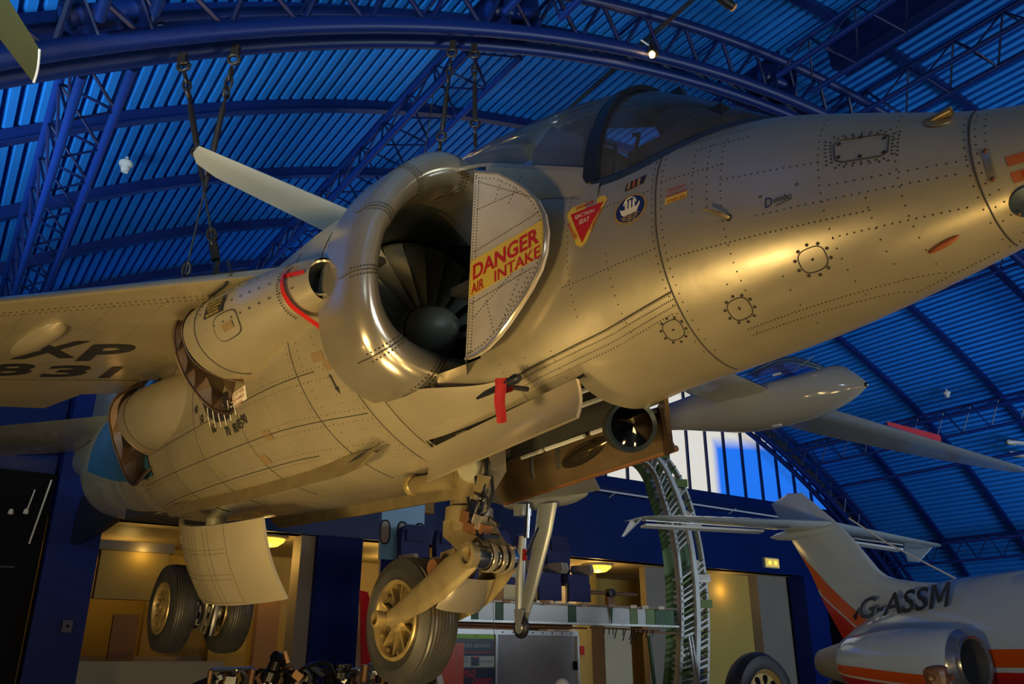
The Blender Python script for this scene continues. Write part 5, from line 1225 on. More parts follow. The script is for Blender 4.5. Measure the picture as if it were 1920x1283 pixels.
# ================================================================== cream wing tip at the top left
M['olive'] = mat('cream_olive_paint', (.045, .042, .014), .7, 0, .12, 4, dirt=(.02, .018, .008), dirt_amt=.4, spec=.08)
tp = [Vector((-2.285, 3.225, 4.405)), Vector((-2.315, 3.285, 4.255))]; d = Vector((-.155, -.09, .235)); d2 = Vector((-.165, -.08, .20))
b0 = tp[0]; mb = MB(); rows = []
for i in range(9):
    s_ = i * .9; a = tp[0] + d * s_; b = tp[1] + d2 * s_; m_ = (a + b) / 2; n_ = (b - a).cross(d).normalized()
    rows.append([a - b0, a.lerp(b, .06) + n_ * .022 - b0, a.lerp(b, .3) + n_ * .016 - b0, a.lerp(b, .7) + n_ * .008 - b0, b - b0, a.lerp(b, .5) - n_ * .004 - b0])
mb.grid(rows, cv=True); mb.poly(rows[0]); t = empty('hanging_wing', b0, 'olive cream wing tip with rolled edge at the top left corner', 'wing'); mb.obj('wing_panel', M['olive'], t, 40)
mb = MB(); P = [rows[0][0] + (rows[0][4] - rows[0][0]) * f_ + Vector((.006, .004, -.012)) * math.sin(PI * f_) for f_ in [i / 8 for i in range(9)]]; mb.tube(P, .006, 8); mb.obj('rolled_edge', M['white_m'], t)
for i in range(1, 8):
    mb = MB(); p = Vector(rows[i][2]) ; mb.lathe([(.0001, .004), (.007, .003), (.007, -.002)], p + Vector((.0, -.004, -.002)), n_, 8); mb.obj('screw', M['chain'], t)

# ================================================================== white sailplane
def frame_m(O, yaw):
    t = math.radians(yaw); F = Vector((math.sin(t), -math.cos(t), 0)); S = Vector((F.y, -F.x, 0))
    return Matrix(((F.x, -S.x, 0, O[0]), (F.y, -S.y, 0, O[1]), (0, 0, 1, O[2]), (0, 0, 0, 1)))
sail = empty('sailplane', label='glossy white sailplane hanging behind the nose of the jump jet', cat='aircraft', mtx=frame_m((2.908, 8.873, 4.207), 41.6))
gb = Body([(1.10, .05, .07, .09, .012, 2, 2), (1.02, -.0, .10, .19, .07, 2, 2), (.80, -.09, .14, .36, .175, 2, 2), (.5, -.15, .14, .335, .25, 2.3, 2), (.1, -.17, .15, .335, .285, 2.4, 2), (-.2, -.16, .16, .38, .285, 2.3, 2), (-.4, -.14, .18, .50, .275, 2.1, 2), (-.8, -.05, .22, .47, .22, 2, 2), (-1.5, .10, .27, .42, .14, 2, 2), (-2.5, .18, .30, .41, .10, 2, 2), (-6.0, .30, .37, .45, .07, 2, 2), (-6.2, .36, .38, .40, .01, 2, 2)])
M['gel'] = mat('sailplane_gelcoat', (.31, .33, .32), .10, 0, .04, 2, coat=.6)
mb = JB(); gb.loft(mb, 1.10, -6.2, 70, 40); mb.obj('fuselage', M['gel'], sail, 60)
mb = JB(); rows = []
for i in range(17):
    x = -.20 + .92 * i / 16; t_ = i / 16; ys = .23 * math.sqrt(max(.0, 1 - (max(0, t_ - .25) / .76) ** 2)); zs = .33 + .03 * math.sin(PI * t_); zt = zs + .25 * math.sin(PI * (.12 + .88 * t_) ** .8) ** .8
    rows.append([(x, (ys + .03) * math.cos(a), zs + (zt - zs) * math.sin(a)) for a in [PI * j / 16 for j in range(17)]])
M['sailglass'] = glassy('sailplane_canopy_tint', (.35, .60, .85), .05, 1.3, .05)
mb.__init__(); mb = JB(); mb.grid(rows); mb.obj('canopy', M['sailglass'], sail, 60)
mb = JB(); mb.grid([[(x, sg * .268, z) for x, z in ((-.20, .30), (.05, .315), (.30, .32), (.46, .325), (.62, .39), (.70, .42), (.5, .46), (.2, .48), (-.2, .40))] for sg in (1,)] + [[(x, .255, z) for x, z in ((-.20, .30), (.05, .315), (.30, .32), (.46, .325), (.62, .39), (.70, .42), (.5, .46), (.2, .48), (-.2, .40))]]); mb.obj('canopy_edge', M['gel'], sail)
mb = JB(); mb.box((.25, .258, .335), (.10, .012, .022)); mb.obj('canopy_latch', M['white'], sail)
mb = JB(); mb.lathe([(.001, .02), (.025, .01), (.03, -.02)], (1.09, 0, .07), (1, 0, 0), 12); mb.obj('nose_hook', M['frame'], sail)
for sg in (1, -1):
    rows = []
    for y, c, th in ((.1, .70, .085), (2, .68, .075), (4, .56, .06), (5.6, .38, .045), (6.4, .27, .03), (6.56, .20, .018), (6.62, .10, .008)):
        if sg < 0: y *= 1.22; c *= 1.15
        zc = .18 + .038 * y; x0 = .14
        sec = [(x0 - c * f_, sg * y, zc + th * h) for f_, h in ((0, 0), (.05, .45), (.2, .75), (.45, .7), (.75, .35), (1, .0), (.75, -.1), (.4, -.28), (.1, -.28))]
        rows.append(sec)
    mb = JB(); mb.grid(rows, cv=True); mb.poly(rows[-1]); wo = mb.obj('wing', M['gel'], sail, 40)
    mb = JB(); mb.prism([(-.10, sg * 3.1, .33), (-.06, sg * 4.75, .39), (-.06, sg * 4.75, .58), (-.10, sg * 3.1, .50)], (-.012, 0, 0)); mb.obj('air_brake', M['red'], wo, 20)
    mb = JB(); mb.tube([(-.34, sg * 3.2, .26), (-.30, sg * 5.6, .365)], .004, 5); mb.obj('aileron_seam', M['seam'], wo)
mb = JB(); mb.prism([(-5.5, .03, .42), (-5.9, .03, 1.5), (-6.35, .03, 1.5), (-6.3, .03, .38)], (0, -.06, 0)); mb.obj('tail_fin', M['gel'], sail, 30)
mb = JB(); mb.prism([(-5.9, -1.2, 1.5), (-5.8, 0, 1.5), (-5.9, 1.2, 1.5), (-6.2, 1.2, 1.5), (-6.3, 0, 1.5), (-6.2, -1.2, 1.5)], (0, 0, .04)); mb.obj('tailplane', M['gel'], sail, 30)
mb = JB(); mb.box((.06, .06, -.165), (.10, .03, .02)); mb.obj('tow_release', M['white'], sail)

# ================================================================== business jet G-ASSM
biz = empty('business_jet', label='white business jet with orange stripes lettered G-ASSM, tail toward us', cat='aircraft', mtx=frame_m((4.452, 12.156, 3.468), 30))
M['jetw'] = mat('jet_white_gloss', (.42, .52, .61), .10, 0, .04, 2, coat=.5)
M['orange'] = mat('jet_orange', (.55, .085, .008), .2, 0, .05, 3, coat=.4)
M['jred'] = mat('jet_red', (.42, .012, .008), .2, 0, .05, 3, coat=.4)
M['jlead'] = mat('bare_leading_edge', (.35, .37, .40), .25, .8, .1, 6)
bb = Body([(.1, -1.75, -1.68, -1.6, .03, 2, 2), (.5, -1.95, -1.60, -1.38, .20, 2, 2), (1.2, -2.3, -1.60, -1.08, .46, 2, 2), (2.0, -2.55, -1.65, -.90, .66, 2.1, 2), (3.0, -2.65, -1.70, -.86, .78, 2.1, 2), (6.0, -2.65, -1.72, -.85, .80, 2.1, 2), (7.5, -2.5, -1.75, -1.0, .6, 2, 2), (8.4, -2.1, -1.8, -1.5, .1, 2, 2)])
mb = JB(); bb.loft(mb, .1, 8.4, 50, 40); mb.obj('fuselage', M['jetw'], biz, 60)
fin = [(-.85, .43), (-.52, .53), (-.23, .505), (.28, .04), (.56, -.26), (.90, -.715), (1.15, -.86), (1.45, -.90), (2.0, -.90), (2.2, -1.15), (.6, -1.55), (.22, -1.66), (-.09, -1.07), (-.25, -.65), (-.53, -.165), (-.69, .12)]
def fin_y(x, z): 
    t_ = min(1, max(0, (.5 - z) / 2.1)); return .035 + .075 * t_
mb = JB()
cx = lambda z: herm([-1.66, -1.07, -.5, .05, .5], [.8, .45, .08, -.2, -.5], z)
rowsA = []
def fspan(z):   # te, le at height z
    te = float(np.interp(z, [-1.66, -1.07, -.65, -.165, .12, .43, .53], [.22, -.09, -.25, -.53, -.69, -.85, -.52])); le = float(np.interp(z, [-1.66, -1.3, -.92, -.90, -.86, -.80, -.715, -.26, .04, .505, .53], [2.3, 2.2, 1.75, 1.45, 1.2, 1.02, .90, .56, .28, -.23, -.42]))
    return te, max(le, te + .02)
for z in [-1.66 + 2.04 * i / 40 for i in range(40)] + [.38, .43, .46, .49, .505, .52, .53]:
    te, le = fspan(z); c = le - te; th = fin_y(0, z)
    rowsA.append([(te + c * f_, th * h, z) for f_, h in ((0, .0), (.2, .55), (.5, .95), (.75, 1.0), (.92, .65), (.98, .3), (1, 0), (.98, -.3), (.92, -.65), (.75, -1), (.5, -.95), (.2, -.55))])
mb.grid(rowsA, cv=True); mb.poly(rowsA[-1]); fo_ = mb.obj('tail_fin', M['jetw'], biz, 50)
def fin_on(x, z, off=.006):
    te, le = fspan(z); f_ = min(1, max(0, (x - te) / (le - te))); h = herm([0, .2, .5, .75, .92, .98, 1], [0, .55, .95, 1.0, .65, .3, 0], f_)
    return (x, fin_y(0, z) * h + off, z)
# stripes on the fin: orange, white line, red (starboard side)
def stripe(name, a, b, m_, off, parent=fo_):
    # a,b: lists of (x,z) boundaries sampled alike
    mb = JB(); rows = []
    for (p, q_) in zip(a, b): rows.append([fin_on(lerp(p[0], q_[0], j / 8), lerp(p[1], q_[1], j / 8), off) for j in range(9)])
    mb.grid(rows); return mb.obj(name, m_, parent, 60)
zs_ = [-.42 - 1.20 * i / 20 for i in range(21)]
te_ = [(fspan(z)[0] + .004, z) for z in zs_]
up_ = [(fspan(z)[0] + .012 + .78 * ((-.42 - z) / 1.2) ** 1.25, z + .02) for z in zs_]
stripe('orange_stripe', te_, up_, M['orange'], .006)
md_ = [(fspan(z)[0] + .5 * max(0, (-.95 - z)) / .7, z) for z in zs_]; md2 = [(fspan(z)[0] + .035 + .5 * max(0, (-.95 - z)) / .7, z) for z in zs_]
stripe('white_stripe', md_[8:], md2[8:], M['jetw'], .010); stripe('red_stripe', te_[9:], md_[9:], M['jred'], .009)
regmap = lambda tx, ty: (1.42 + tx, .19 + .44 * (.8 + tx) / 1.6 - .5 * ty, -1.16 + ty + .05 * tx)
text_on(JB, 'G-ASS', .28, lambda tx, ty: regmap(tx - .15, ty), 'registration', M['ink'], fo_, wx=1.26, font_w=.02)
mm = JB(); mpts = [(0, 0), (.06, 0), (.06, .20), (.13, .06), (.17, .06), (.24, .20), (.24, 0), (.30, 0), (.30, .28), (.23, .28), (.15, .13), (.07, .28), (0, .28)]
mm.prism([regmap(.52 + x_, y_ - .14) for x_, y_ in mpts], (0, .002, 0)); mm.obj('registration', M['ink'], fo_)
mb = JB(); mb.prism([fin_on(.42, -1.28, .014), fin_on(.47, -1.24, .014), fin_on(.56, -1.16, .014), fin_on(.50, -1.28, .014), fin_on(.46, -1.33, .014)], (0, .002, 0)); mb.obj('bird_emblem', M['ink'], fo_)
# tailplane
for sg in (1, -1):
    rows = []
    for y, x0, x1, th in ((.05, .30, -.62, .06), (1.5, .12, -.58, .045), (2.8, -.02, -.56, .03), (3.02, -.12, -.70 if sg > 0 else -.5, .012)):
        z = -.0 - .03 * y; c = x0 - x1
        rows.append([(x0 - c * f_, sg * y, z + th * h) for f_, h in ((0, 0), (.1, .6), (.4, 1), (.8, .4), (1, 0), (.8, -.4), (.4, -1), (.1, -.6))])
    mb = JB(); mb.grid(rows, cv=True); mb.poly(rows[-1]); tpo = mb.obj('tailplane', M['jetw'], biz, 40)
    mb = JB(); mb.prism([(-.70, sg * .5, -.05), (-.72, sg * 2.7, -.12), (-.60, sg * 2.7, -.10), (-.58, sg * .5, -.03)], (0, 0, -.03)); mb.obj('elevator', M['white'], tpo, 20)
    mb = JB(); mb.prism([(-.70, sg * 2.85, -.06), (-.42, sg * 2.85, -.06), (-.30, sg * 3.0, -.1), (-.62, sg * 3.06, -.30), (-.75, sg * 2.98, -.28)], (0, sg * .03, 0)); mb.obj('horn_balance', M['jetw'], tpo, 30)
mb = JB(); mb.lathe([(.002, .42), (.06, .3), (.085, 0), (.08, -.5), (.05, -.75), (.002, -.9)], (-.05, 0, -.09), (1, 0, -.02), 18); mb.obj('bullet_fairing', M['jetw'], biz)
mb = JB(); mb.tube([(.55, .02, .02), (1.1, .03, -.38), (2.05, .04, -.95)], .012, 6); mb.obj('aerial_wire', M['white'], biz)
for sg in (1, -1):
    nac = empty('engine_nacelle', parent=biz); nac.matrix_basis = Matrix.Identity(4); c0 = Vector((0, sg * 1.10, -1.86))
    mb = JB(); mb.lathe([(.28, 2.66), (.335, 2.60), (.365, 2.45), (.375, 2.1), (.36, 1.7), (.31, 1.25), (.25, 1.12)], c0, (1, 0, .0), 36); mb.obj('cowl', M['jetw'], nac)
    mb = JB(); mb.lathe([(.25, 1.12), (.20, .90), (.155, .72), (.14, .70), (.10, .9)], c0, (1, 0, 0), 36); mb.obj('exhaust_cone', M['hub'], nac)
    mb = JB(); mb.lathe([(.285, 2.60), (.295, 2.67), (.275, 2.71), (.245, 2.69), (.235, 2.60), (.23, 2.3)], c0, (1, 0, 0), 36); mb.obj('intake_ring', M['jlead'], nac)
    mb = JB(); mb.lathe([(.24, 2.35), (.001, 2.32)], c0, (1, 0, 0), 30); mb.obj('intake_dark', M['black'], nac)
    mb = JB(); mb.lathe([(.29, 2.665), (.338, 2.605), (.345, 2.59)], c0, (1, 0, 0), 36); mb.obj('lip_band', M['jlead'], nac)
    for nm, a0, a1, m_ in (('orange_stripe', -.20, -.52, 'orange'), ('white_stripe', -.52, -.60, 'dwhite'), ('red_stripe', -.60, -1.05, 'jred')):
        mb = JB(); rows = []
        for x in [1.14 + (2.50 - 1.14) * i / 14 for i in range(15)]:
            r = herm([1.12, 1.25, 1.7, 2.1, 2.45, 2.6], [.25, .31, .36, .375, .365, .335], x) + .004; sh = -.30 * (x - 1.14) / 1.36
            rows.append([c0 + Vector((x, sg * r * math.cos(a), r * math.sin(a))) for a in [lerp(a0 + .15, a1 + .15, j / 6) + sh for j in range(7)]])
        mb.grid(rows); mb.obj(nm, M[m_], nac, 60)
    mb = JB(); mb.box((1.75, sg * .66, -1.80), (1.0, .40, .14)); mb.obj('pylon', M['jetw'], nac)
mb = JB(); rows = []
for x in [2.4 + 4.0 * i / 20 for i in range(21)]: rows.append([bb.on(x, z, .006) for z in (-1.72, -1.78, -1.84, -1.90)])
mb.grid(rows); mb.obj('orange_stripe', M['orange'], biz); mb = JB(); mb.grid([[bb.on(x, z, .006) for z in (-1.95, -2.02, -2.12)] for x in [2.4 + 4.0 * i / 20 for i in range(21)]]); mb.obj('red_stripe', M['jred'], biz)
for k in range(4):
    mb = JB(); P = [bb.on(3.30 + .75 * k + .13 * math.cos(a), -1.50 + .18 * math.sin(a), .008) for a in [2 * PI * i / 20 for i in range(20)]]; mb.poly(P); wn = mb.obj('cabin_window', M['sill'], biz)
    mb = JB(); mb.tube(P, .015, 6, closed=True); mb.obj('window_frame', M['jlead'], wn)
for sg in (1, -1):
    mb = JB(); mb.prism([(5.2, sg * .5, -2.55), (3.2, sg * .5, -2.55), (3.05, sg * 3.0, -2.4), (4.2, sg * 3.0, -2.4)], (0, 0, .12)); mb.obj('wing', M['jetw'], biz, 30)
    mb = JB(); mb.tube([(3.9, sg * 1.2, -2.5), (3.9, sg * 1.2, -3.2)], .06, 10); mb.obj('main_leg', M['jlead'], biz)
    mb = JB(); mb.lathe([(.001, -.08), (.2, -.09), (.26, -.05), (.26, .05), (.2, .09), (.001, .08)], (3.9, sg * 1.2, -3.21), (0, 1, 0), 24); mb.obj('main_wheel', M['tyre'], biz)
# ================================================================== airliner section
M['alu'] = mat('bare_frame_aluminium', (.50, .52, .50), .35, .4, .15, 6, dirt=(.10, .12, .06), dirt_scale=5, dirt_amt=.5)
M['primer'] = mat('green_primer', (.10, .17, .045), .5, .1, .3, 6, dirt=(.03, .05, .02), dirt_amt=.6)
M['primer_d'] = mat('dark_green_primer', (.018, .06, .018), .5, .1, .3, 6)
M['navy_fab'] = mat('navy_seat_fabric', (.010, .014, .085), .75, 0, .2, 40)
M['seat_grey'] = mat('seat_shell_grey', (.26, .23, .19), .5, 0, .12, 10)
M['seat_cream'] = mat('seat_cream', (.45, .36, .16), .5, 0, .1, 10)
M['panel_lb'] = mat('airliner_light_blue', (.13, .30, .46), .3, 0, .08, 3)
M['panel_nb'] = mat('airliner_navy', (.008, .014, .12), .3, 0, .1, 3)
M['insul'] = mat('torn_insulation', (.24, .13, .035), .85, 0, .4, 20, bump=.5)
M['cargo'] = mat('container_aluminium', (.21, .20, .205), .42, .5, .12, 2.5, dirt=(.12, .11, .11), dirt_scale=4, dirt_amt=.5)
M['cargo_rail'] = mat('container_rail', (.40, .40, .40), .35, .7, .1, 6)
af = empty('fuselage_ring', hall(10.4, 10.2, 0), 'curved aluminium ring section of an airliner with green primer', 'airliner section'); bs = Vector(af.location)
inn = [(8.75, 4.62), (9.35, 4.78), (9.8, 4.80), (10.05, 4.60), (10.16, 4.30), (10.28, 3.95), (10.38, 3.60), (10.43, 3.2), (10.44, 2.8), (10.42, 2.4), (10.36, 1.9), (10.22, 1.2), (10.0, .5)]
out = [(8.75, 4.95), (9.35, 5.12), (9.9, 5.16), (10.35, 4.98), (10.68, 4.62), (10.88, 4.2), (11.0, 3.75), (11.07, 3.3), (11.10, 2.85), (11.09, 2.4), (11.04, 1.9), (10.93, 1.2), (10.75, .5)]
def rs2(P, n):
    d = [0]
    for a, b in zip(P[:-1], P[1:]): d.append(d[-1] + math.hypot(a[0] - b[0], a[1] - b[1]))
    return [(herm(d, [p[0] for p in P], d[-1] * i / n), herm(d, [p[1] for p in P], d[-1] * i / n)) for i in range(n + 1)]
NF = 60; II = rs2(inn, NF); OO = rs2(out, NF)
def midp(k, f_): return (lerp(II[k][0], OO[k][0], f_), lerp(II[k][1], OO[k][1], f_))
for nm, f0, f1, v, dv_ in (('frame_flange', 0, .10, 10.2, .10), ('frame_flange', .42, .56, 10.12, .06), ('frame_flange', .93, 1.0, 10.2, .10), ('frame_web', .0, .03, 10.2, .09), ):
    mb = MB()
    for (va, vb) in ((v, v + dv_),):
        rows = []
        for k in range(NF + 1):
            a, b = midp(k, f0), midp(k, f1); rows.append([hall(a[0], va, a[1]) - bs, hall(b[0], va, b[1]) - bs, hall(b[0], vb, b[1]) - bs, hall(a[0], vb, a[1]) - bs])
        mb.grid(rows, cv=True)
    mb.obj(nm, M['alu'], af, 30)
mb = MB(); mb.grid([[hall(*((lambda q: (q[0], 10.55, q[1]))(midp(k, f_)))) - bs for f_ in (0, .5, 1.0)] for k in range(NF + 1)]); mb.obj('outer_skin', M['primer'], af, 60)
for k in range(1, NF, 1):
    if 30 <= k <= 33: continue
    a, b = midp(k, .04), midp(k, .47); m_ = M['alu'] if (k * 7) % 5 else M['primer']
    w_ = .018 + .012 * ((k * 13) % 3)
    mb = MB(); d_ = Vector((0, 0, 1)) * w_
    mb.hexa([hall(a[0], 10.18, a[1]) - bs, hall(b[0], 10.18, b[1]) - bs, hall(b[0], 10.40, b[1]) - bs, hall(a[0], 10.40, a[1]) - bs] + [hall(q[0], v, q[1] + w_) - bs for q, v in ((a, 10.18), (b, 10.18), (b, 10.40), (a, 10.40))]); mb.obj('stringer', m_, af, 20)
    if k % 2 == 0 or k > 34:
        a, b = midp(k, .55), midp(k, .96)
        mb = MB(); mb.hexa([hall(a[0], 10.18, a[1]) - bs, hall(b[0], 10.18, b[1] + .02) - bs, hall(b[0], 10.40, b[1] + .02) - bs, hall(a[0], 10.40, a[1]) - bs] + [hall(q[0], v, q[1] + w_ + e_) - bs for q, v, e_ in ((a, 10.18, 0), (b, 10.18, .02), (b, 10.40, .02), (a, 10.40, 0))]); mb.obj('stringer', M['alu'] if k % 3 else M['primer'], af, 20)
for k in (8, 14, 20, 27, 36, 40):
    a = midp(k, .75); mb = MB(); mb.box(hall(a[0], 10.15, a[1]) - bs, (.26, .04, .13)); mb.obj('clip_plate', M['primer'] if k % 3 else M['alu'], af, 20)
for (u, z) in ((9.1, 4.9), (9.25, 4.98), (9.4, 5.0), (9.55, 4.9), (9.7, 5.02), (9.3, 4.85), (9.5, 4.82), (9.85, 4.95)):
    mb = MB(); mb.lathe([(.03, 0), (.026, .02), (.001, .02)], hall(u, 10.10, z) - bs, -AH, 8); mb.obj('rivet_head', M['white'], af)
bar('drain_pipe', hall(10.45, 10.1, 2.0) - bs, hall(10.62, 10.1, .6) - bs, .022, M['cargo_rail'], af, 8); bar('drain_pipe', hall(10.52, 10.1, 2.0) - bs, hall(10.70, 10.1, .6) - bs, .016, M['cargo_rail'], af, 8)
bar('green_strut', hall(9.75, 10.3, 2.0) - bs, hall(9.9, 10.3, .4) - bs, .03, M['primer_d'], af, 8)
# floor beam with seats on it
fb = empty('floor_beam', hall(8, 10.2, 2.15), 'white and green airliner floor beam carrying the blue seats', 'beam'); bs = Vector(fb.location)
segs = [(5.7, 6.35, 'alu'), (6.35, 6.46, 'primer_d'), (6.46, 6.75, 'white_m'), (6.75, 6.88, 'primer_d'), (6.88, 8.05, 'white_m'), (8.05, 8.20, 'primer_d'), (8.20, 9.28, 'white_m'), (9.28, 9.44, 'primer'), (9.44, 9.62, 'white_m'), (9.62, 9.82, 'primer'), (9.82, 10.25, 'primer_d')]
M['white_g'] = mat('beam_white', (.36, .38, .38), .4, .2, .1, 4)
for a, b, m_ in segs: hbox('beam_panel', a + .006, b - .006, 10.2, 10.28, 2.16, 2.40, M['white_g'] if m_ == 'white_m' else M[m_], fb, bs)
hbox('beam_cap', 5.7, 10.3, 10.15, 11.6, 2.40, 2.425, M['hot'], fb, bs); hbox('beam_foot', 5.7, 10.3, 10.15, 10.34, 2.13, 2.16, M['alu'], fb, bs)
for u in (6.9, 7.6, 8.3, 8.85, 9.3, 9.55, 9.9):
    mb = MB(); mb.box(hall(u, 10.13, 2.42) - bs, (.10, .05, .05)); mb.obj('seat_track_clip', M['white_m'] if u > 9 else M['hot'], fb)
mb = MB(); mb.prism([hall(8.83, 10.18, 2.42) - bs, hall(8.90, 10.18, 2.42) - bs, hall(8.87, 10.18, 2.16) - bs], AH * -.02); mb.obj('beam_crack_plate', M['primer_d'], fb)
for a, b, zz in ((8.5, 9.9, 2.10), (9.4, 10.3, 2.06), (5.8, 8.4, 2.105)):
    bar('loom', hall(a, 10.25, zz) - bs, hall(b, 10.2, zz - .02) - bs, .014, M['brownm'], fb)
for k in range(12):
    u = 8.75 + .09 * k + random.uniform(-.03, .03); ln = random.uniform(.08, .30)
    bar('cut_wire', hall(u, 10.2, 2.09) - bs, hall(u - ln * .55, 10.15, 2.07 - ln * .7) - bs, .008, M['frame'], fb)
hbox('brown_debris', 5.9, 8.2, 10.3, 10.5, 2.07, 2.13, M['brownm'], fb, bs)
def seat(u, v, lab, shell=False):
    t = empty('passenger_chair', hall(u, v, 2.425), lab, 'chair', 'blue airliner seats on the floor beam'); b_ = Vector(t.location)
    def hb(name, *a, m_='navy_fab'): return hbox(name, *a, M[m_], t, b_)
    mb = MB(); prof = [(-.22, .42), (-.235, .9), (-.20, 1.06), (-.12, 1.10), (.12, 1.10), (.20, 1.06), (.235, .9), (.22, .42)]
    mb.prism([hall(u + a, v + .28, 2.425 + z) - b_ for a, z in prof], AH * .13); bo = mb.obj('backrest', M['navy_fab'], t, 40)
    mb = MB(); mb.prism([hall(u + a, v + .24, 2.425 + z) - b_ for a, z in ((-.16, .86), (-.17, 1.02), (.17, 1.02), (.16, .86))], AH * .06); mb.obj('headrest', M['navy_fab'], bo, 40)
    hb('seat_cushion', u - .21, u + .21, v - .22, v + .28, 2.425 + .32, 2.425 + .45); hb('seat_front', u - .21, u + .21, v - .24, v - .2, 2.425 + .05, 2.425 + .33)
    for s_ in (-1, 1):
        mb = MB(); mb.prism([hall(u + s_ * .25 - .03, vv, 2.425 + z) - b_ for vv, z in ((v - .26, .52), (v - .22, .62), (v + .25, .64), (v + .28, .56), (v + .2, .48), (v - .2, .46))], XH * .06); mb.obj('armrest', M['seat_grey'], t, 30)
        hb('leg', u + s_ * .17 - .02, u + s_ * .17 + .02, v - .15, v - .11, 2.425, 2.425 + .32, m_='cargo_rail')
    if shell: hb('side_shell', u - .27, u - .05, v - .27, v - .22, 2.425 + .35, 2.425 + .62, m_='seat_grey'); hb('tray_panel', u - .28, u - .02, v - .28, v - .25, 2.425 + .03, 2.425 + .24, m_='seat_cream')
seat(5.93, 10.85, 'dark blue airliner seat just left of the nose wheel leg'); seat(6.52, 10.85, 'dark blue airliner seat hidden behind the nose wheel leg')
seat(7.25, 10.6, 'blue airliner seat with cream tray panel left of the slim outrigger leg', True); seat(7.85, 10.6, 'blue airliner seat with tall back behind the slim outrigger leg'); seat(8.42, 10.6, 'blue airliner seat with grey armrest, last on the beam at right')
# light blue fuselage panel with oval windows
pn = empty('airliner_hull_section', hall(5.9, 11.5, 0), 'light blue fuselage panel with oval windows and navy lower edge', 'airliner section'); bs = Vector(pn.location)
hbox('upper_skin', 5.54, 6.27, 11.5, 11.56, 3.04, 4.1, M['panel_lb'], pn, bs); hbox('lower_skin', 5.56, 6.27, 11.5, 11.56, 2.33, 3.04, M['panel_nb'], pn, bs)
hbox('torn_edge', 6.27, 6.38, 11.5, 11.62, 2.48, 3.37, M['insul'], pn, bs); hbox('torn_edge', 6.29, 6.46, 11.55, 11.7, 3.8, 4.1, M['insul'], pn, bs)
for u in (5.60, 5.89, 6.19):
    o_ = [hall(u + .078 * math.copysign(abs(math.cos(a)) ** .7, math.cos(a)), 11.49, 3.44 + .172 * math.copysign(abs(math.sin(a)) ** .7, math.sin(a))) - bs for a in [2 * PI * i / 28 for i in range(28)]]
    mb = MB(); mb.poly(o_); wn = mb.obj('oval_window', M['seat_grey'], pn); mb = MB(); mb.tube(o_, .012, 6, closed=True); mb.obj('window_frame', M['frame'], wn)
for u in (5.7, 6.1): bar('support_post', hall(u, 11.65, 0) - bs, hall(u, 11.65, 2.5) - bs, .04, M['chain'], pn, 8)
# cargo container with signs
cc = empty('cargo_container', hall(7.3, 10.5, 0), 'grey aluminium cargo container standing under the floor beam', 'container'); bs = Vector(cc.location)
hbox('container_body', 6.18, 8.42, 10.5, 12.0, .1, 2.0, M['cargo'], cc, bs); hbox('top_rail', 6.16, 8.45, 10.47, 12.02, 1.98, 2.05, M['cargo_rail'], cc, bs)
for u in (6.16, 6.93, 8.42): hbox('post', u, u + .035, 10.46, 10.5, .1, 1.98, M['cargo_rail'], cc, bs)
hbox('base_skid', 6.1, 8.5, 10.45, 12.05, 0, .1, M['cargo_rail'], cc, bs)
for k in range(8): 
    mb = MB(); mb.lathe([(.012, 0), (.001, .008)], hall(7.05 + .18 * k, 10.465, 2.015) - bs, -AH, 8); mb.obj('rail_rivet', M['black'], cc)
hbox('corner_latch', 8.36, 8.41, 10.46, 10.5, 1.50, 1.62, M['black'], cc, bs)
M['lime'] = mat('sign_lime', (.22, .48, .01), .4, 0, .05, 10); M['ba'] = mat('sign_slate_navy', (.012, .03, .06), .35, 0, .1, 10); M['wc'] = mat('sign_midnight', (.008, .010, .045), .3, 0, .2, 6); M['sgrey'] = mat('sign_text_grey', (.38, .42, .46), .4, 0, .05, 10); M['wcred'] = mat('sign_red', (.55, .01, .02), .35, 0, .05, 10)
sg_ = hbox('route_sign', 6.24, 6.90, 10.46, 10.475, 1.92, 1.975, M['lime'], None, None, label='lime green strip sign numbered 747 on the cargo container', cat='sign'); htext('747', .032, 6.60, 10.455, 1.947, M['primer_d'], sg_, 'sign_text')
sg_ = hbox('airline_sign', 6.24, 6.91, 10.46, 10.475, 1.70, 1.91, M['ba'], None, None, label='dark slate sign reading British Airways on the cargo container', cat='sign')
htext('British Airways'.upper(), .052, 6.565, 10.455, 1.825, M['sgrey'], sg_, 'sign_text', wx=.54, font_w=.01); hbox('sign_line', 6.27, 6.89, 10.454, 10.46, 1.735, 1.745, M['wcred'], sg_)
sg_ = hbox('instruction_label', 6.24, 6.91, 10.462, 10.475, 1.545, 1.69, M['white_g'], None, None, label='pale label strip with a small hatch handle on the container', cat='label')
hbox('handle_recess', 6.52, 6.65, 10.455, 10.462, 1.565, 1.68, M['sill'], sg_); hbox('handle_red', 6.55, 6.63, 10.45, 10.455, 1.665, 1.68, M['wcred'], sg_)
for s_, u, z in (('UP', 6.30, 1.665), ('NO', 6.44, 1.665), ('PULL AT DOOR', 6.38, 1.62), ('OPEN AT HANDLE', 6.78, 1.62)): htext(s_, .018, u, 10.455, z, M['ink'], sg_, 'label_text')
sg_ = hbox('cargo_sign', 6.24, 6.91, 10.46, 10.475, 1.22, 1.535, M['wc'], None, None, label='midnight blue sign reading World Cargo in red', cat='sign')
htext('WORLD', .075, 6.42, 10.455, 1.475, M['wcred'], sg_, 'sign_text', wx=.34, shear=.3, font_w=.015); htext('CARGO', .075, 6.70, 10.455, 1.365, M['wcred'], sg_, 'sign_text', wx=.32, shear=.3, font_w=.015); hbox('sign_line', 6.26, 6.60, 10.454, 10.46, 1.415, 1.422, M['wcred'], sg_)
